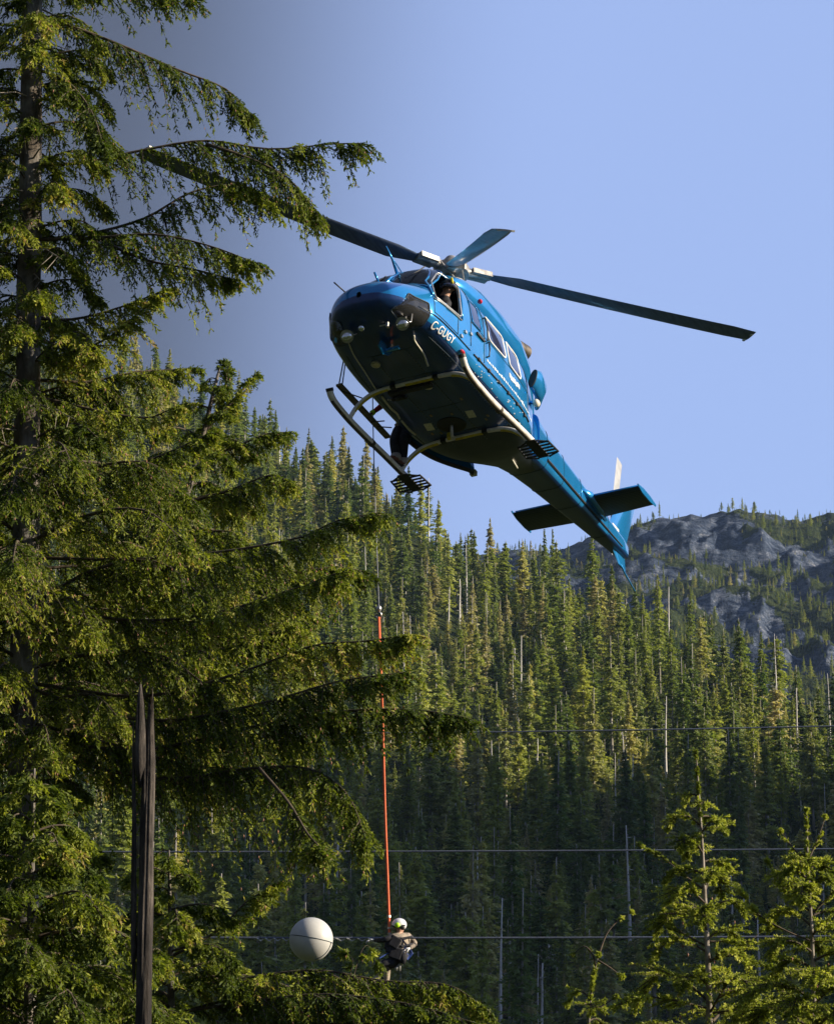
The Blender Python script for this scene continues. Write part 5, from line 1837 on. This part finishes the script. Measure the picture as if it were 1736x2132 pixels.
J = {
    'pel': (hb(-.98, -1.25, 1.22), (.165, .15)), 'sp': (hb(-.82, -1.22, 1.38), (.15, .14)), 'ch': (hb(-.60, -1.20, 1.62), (.18, .15)), 'nk': (hb(-.45, -1.22, 1.80), .065),
    'hd': (hb(-.36, -1.26, 1.92), .1), 'tp': (hb(-.34, -1.27, 2.02), .085),
    'sL': (hb(-.50, -1.02, 1.60), .07), 'eL': (hb(-.30, -1.0, 1.35), .055), 'wL': (hb(-.1, -1.0, 1.5), .036),
    'sR': (hb(-.52, -1.40, 1.60), .072), 'eR': (hb(-.22, -1.38, 1.22), .062), 'wR': (hb(-.03, -1.49, .98), .04),
    'hL': (hb(-.98, -1.16, 1.12), .14), 'kL': (hb(-.80, -1.22, .72), .12), 'aL': (hb(-.88, -1.25, .30), .085), 'tL': (hb(-.72, -1.30, .27), .045),
    'hR': (hb(-.98, -1.36, 1.12), .14), 'kR': (hb(-.74, -1.36, .76), .12), 'aR': (hb(-.70, -1.30, .30), .085), 'tR': (hb(-.54, -1.34, .28), .045),
}
bm_ = {('nk', 'hd'): 1, ('hd', 'tp'): 1, ('sL', 'eL'): 2, ('eL', 'wL'): 2, ('sR', 'eR'): 2, ('eR', 'wR'): 2, ('kL', 'aL'): 0, ('aL', 'tL'): 3, ('aR', 'tR'): 3, ('ch', 'sL'): 2, ('ch', 'sR'): 2}
O = person('crew member in dark trousers and crimson sleeves standing on the skid by the hoist cable', None, J, [darkcloth, skin, redcloth, bootm, gloves], bm_,
           [(J['wL'][0], HR @ Vector((1, 0, .3)), HR @ Vector((0, -1, 0)), 4, 1), (J['wR'][0], HR @ Vector((.6, -.35, -.7)), HR @ Vector((0, 1, .2)), 3, 1)], hb(-.8, -1.28, .22), HR @ Vector((.75, -.3, -.55)))
helmet(O, J['hd'][0], HR @ Vector((.8, -.3, -.2)), .14, helmetw)
ol = O.location
m = MB(); a = Vector(J['wR'][0]) - ol; b_ = Vector(J['eR'][0]) - ol; m.tube([a.lerp(b_, .04), a.lerp(b_, .18)], .055, 10); m.build('lime_cuff', lime, O)
for k in ('L', 'R'):
    m = MB(); a = Vector(J['a' + k][0]) - ol; b_ = Vector(J['k' + k][0]) - ol; m.tube([a.lerp(b_, .0), a.lerp(b_, .22)], [.095, .10], 10); m.build('trouser_cuff', greyfab, O, smooth=True)
    m = MB(); t_ = Vector(J['t' + k][0]) - ol; dn = HR @ Vector((0, 0, -.05)); m.tube([a + dn, t_ + dn * .7], [.05, .05], 8, flat=.5); m.build('boot_sole', black, O)
m = MB(); m.tube([hb(-1.15, -1.2, 1.2) - ol, hb(-1.0, -1.45, 1.15) - ol, hb(-.8, -1.38, 1.12) - ol, hb(-.8, -1.1, 1.15) - ol, hb(-1.15, -1.15, 1.22) - ol], .028, 6); m.build('harness', greyfab, O)

# -- the pilot leaning to the port window
J = {
    'pel': (hb(1.72, .60, 1.34), (.165, .15)), 'sp': (hb(1.70, .64, 1.5), (.15, .14)), 'ch': (hb(1.72, .74, 1.74), (.18, .15)), 'nk': (hb(1.74, .84, 1.90), .065),
    'hd': (hb(1.77, .92, 1.99), .1), 'tp': (hb(1.77, .94, 2.08), .085),
    'sL': (hb(1.74, .92, 1.70), .07), 'eL': (hb(1.95, .92, 1.50), .055), 'wL': (hb(2.15, .80, 1.52), .036),
    'sR': (hb(1.74, .52, 1.74), .07), 'eR': (hb(1.95, .42, 1.5), .055), 'wR': (hb(2.2, .5, 1.45), .036),
    'hL': (hb(1.75, .70, 1.32), .11), 'kL': (hb(2.15, .72, 1.36), .08), 'aL': (hb(2.3, .72, 1.05), .055), 'tL': (hb(2.45, .72, 1.02), .045),
    'hR': (hb(1.75, .48, 1.32), .11), 'kR': (hb(2.15, .44, 1.36), .08), 'aR': (hb(2.3, .44, 1.05), .055), 'tR': (hb(2.45, .44, 1.02), .045),
}
bm_ = {('nk', 'hd'): 1, ('hd', 'tp'): 1, ('aL', 'tL'): 2, ('aR', 'tR'): 2}
Pp = person('pilot in dark jacket and yellow-banded helmet looking down from the side window', None, J, [darkcloth, skin, bootm, gloves], bm_,
            [(J['wL'][0], HR @ Vector((1, 0, -.2)), HR @ Vector((0, -1, 0)), 3, 1), (J['wR'][0], HR @ Vector((1, 0, -.2)), HR @ Vector((0, 1, 0)), 3, 1)], hb(1.72, .6, 1.2), HR @ Vector((.7, .4, -.45)))
hm = helmet(Pp, J['hd'][0], HR @ Vector((.8, .35, 0)), .145, black)
pl = Pp.location
c = Vector(J['hd'][0]) - pl; ux = HR @ Vector((.8, .6, 0)); uz = HR @ Vector((0, 0, 1)); uy = uz.cross(ux)
P = [c + ux * .16 * math.cos(a) + uz * (.165 * math.sin(a) + .03) + uy * .03 for a in np.linspace(-.1, 2.6, 10)]
m = MB(); m.tube(P, .02, 6, flat=1.6); m.build('yellow_band', Mat('yellow_band', (.75, .6, .02), .4).m, hm, smooth=True)
P = [c + ux * .15 * math.cos(a) + uz * (.0) + uy * .15 * math.sin(a) for a in np.linspace(-1.5, .6, 8)]
m = MB(); m.tube(P, .03, 6, flat=1.3); m.build('visor', tinted, hm, smooth=True)

# ================================================================ ROPE, CABLE, POWER LINES, MARKER BALL
ropem = noisy('orange_rope', (.62, .10, .03), (.75, .17, .06), 40, .75, bump=.4)
steel = noisy('steel_cable', (.10, .11, .13), (.22, .23, .25), 30, .45, .5)
wirem = noisy('grey_power_wire', (.10, .12, .17), (.18, .20, .26), 30, .5, .4)
PT = hw(HOIST - Vector((0, 0, .12)))
ws = [PT, at(777, 900, PT.y), at(783, 1100, PT.y - .1), at(789, 1264, PT.y - .2)]
m = MB(); m.tube(catmull(ws, 6), .011, 6); tag(m.build('hoist_cable', steel), 'thin steel hoist cable running down from the helicopter to the orange rope', 'cable')
hk = ws[-1]
hko = empty('cable_hook', hk); tag(hko, 'small shiny hook joining the hoist cable to the orange rope', 'hook')
m = MB(); m.ball((0, 0, -.03), .05, 10, 8, (1, 1, 1.3)); m.build('ball_weight', alu, hko, smooth=True)
m = MB(); m.tube([(0, 0, -.08), (.045, 0, -.13), (.04, 0, -.2), (-.02, 0, -.22), (-.05, 0, -.17)], .016, 7); m.build('hook_body', alu, hko, smooth=True)
rp = [hk + Vector((0, 0, -.2)), at(793, 1400, YW), at(797, 1520, YW), at(802, 1700, YW), at(807, 1830, YW), at(811, 1942, YW - .05)]
m = MB(); m.tube(catmull(rp, 6), .024, 7); rr = m.build('rope', ropem); tag(rr, 'orange rope hanging vertically from the cable hook to the worker', 'rope')
m = MB(); a, b_ = rp[-2], rp[-1]
m.tube([a.lerp(b_, .68), a.lerp(b_, .72)], .034, 8); m.tube([a.lerp(b_, .9), a.lerp(b_, .93)], .036, 8); m.build('rope_clamp', alu, rr)

def wire(px, YA, YB, label, r=.014, ext=400):
    pts = []
    (x0, y0), (x1, y1) = px
    A = at(x0, y0, YA); B = at(x1, y1, YB); d = B - A
    P = [A - d * 1.2, A, A + d * .25, A + d * .5, A + d * .75, B, B + d * 1.2]
    m = MB()
    Q = []
    for t in np.linspace(-1.6, 2.6, 60):
        p = A + d * t
        p.z += .05 * (t - .5) ** 2
        Q.append(p)
    m.tube(Q, r, 6)
    return tag(m.build('power_line', wirem), label, 'power line', 'power lines across the valley')


wire(((960, 1526), (1736, 1513)), 55, 55, 'uppermost power line, dark thread crossing the lit forest', .014)
wire(((320, 1775), (1736, 1769)), 52, 52, 'middle power line crossing the dark lower forest', .015)
wire(((545, 1954), (1736, 1951)), YW, YW, 'lowest power line, the one that carries the white marker ball', .017)
BC = at(648, 1956, YW)
rb = 44 / pxm(YW)
ball = empty('marker_ball', BC); tag(ball, 'large white aircraft warning sphere clamped on the lowest power line', 'marker ball')
ballm = noisy('ball_white', (.46, .46, .45), (.53, .53, .51), 3, .42, spec=.3)
for s_ in (1, -1):
    m = MB(); m.ball((0, 0, 0), rb, 48, 32)
    keep = [q for q in m.f if s_ * sum(m.v[i][2] + .18 * m.v[i][0] - .35 * m.v[i][1] * 0 for i in q) / len(q) > 0]
    m.f = keep; m.mi = [0] * len(keep)
    o = m.build('ball_half', ballm, ball, smooth=True)
P = [Vector((rb * 1.004 * math.cos(a), rb * 1.004 * math.sin(a), -.18 * rb * math.cos(a))).normalized() * rb * 1.004 for a in np.linspace(0, 2 * math.pi, 60)]
m = MB(); m.tube(P, .006, 5, caps=False); m.build('ball_seam', dark, ball)
P = [Vector((math.cos(a) * .93, -.38, math.sin(a) * .93 - .1)).normalized() * rb * 1.004 for a in np.linspace(-.05, -1.35, 18)]
m = MB(); m.tube(P, .009, 5); m.build('ball_slot', dark, ball)
for x0, x1, nm in ((rb, rb + .75, 1), (-rb - .6, -rb, 2)):
    m = MB()
    P = [Vector((x0 + (x1 - x0) * t, .022 * math.cos(t * 26), .022 * math.sin(t * 26))) for t in np.linspace(0, 1, 70)]
    m.tube(P, .012, 5); m.build('armor_rod', alu, ball)

# ================================================================ HAZE
_zt = float(Z_.max()) + 14.0
_zb = min(float(Z_.min()), -6.0) - 1.0
_zt = max(_zt, 40.0)
m = MB(); m.box((0, 0, (_zt + _zb) / 2), (18200, 18200, _zt - _zb))
hz = Mat('valley_air', (1, 1, 1))
hz.nt.nodes.remove(hz.p)
pv = hz.n('ShaderNodeVolumePrincipled')
pv.inputs['Color'].default_value = (.45, .66, 1.0, 1)
pv.inputs['Density'].default_value = 0.00003
pv.inputs['Anisotropy'].default_value = 0.2
hz.l(pv.outputs[0], hz.nt.nodes['Material Output'].inputs['Volume'])
ho_ = m.build('haze', hz.m)
tag(ho_, 'thin blue haze in the valley air', 'haze', kind='stuff')
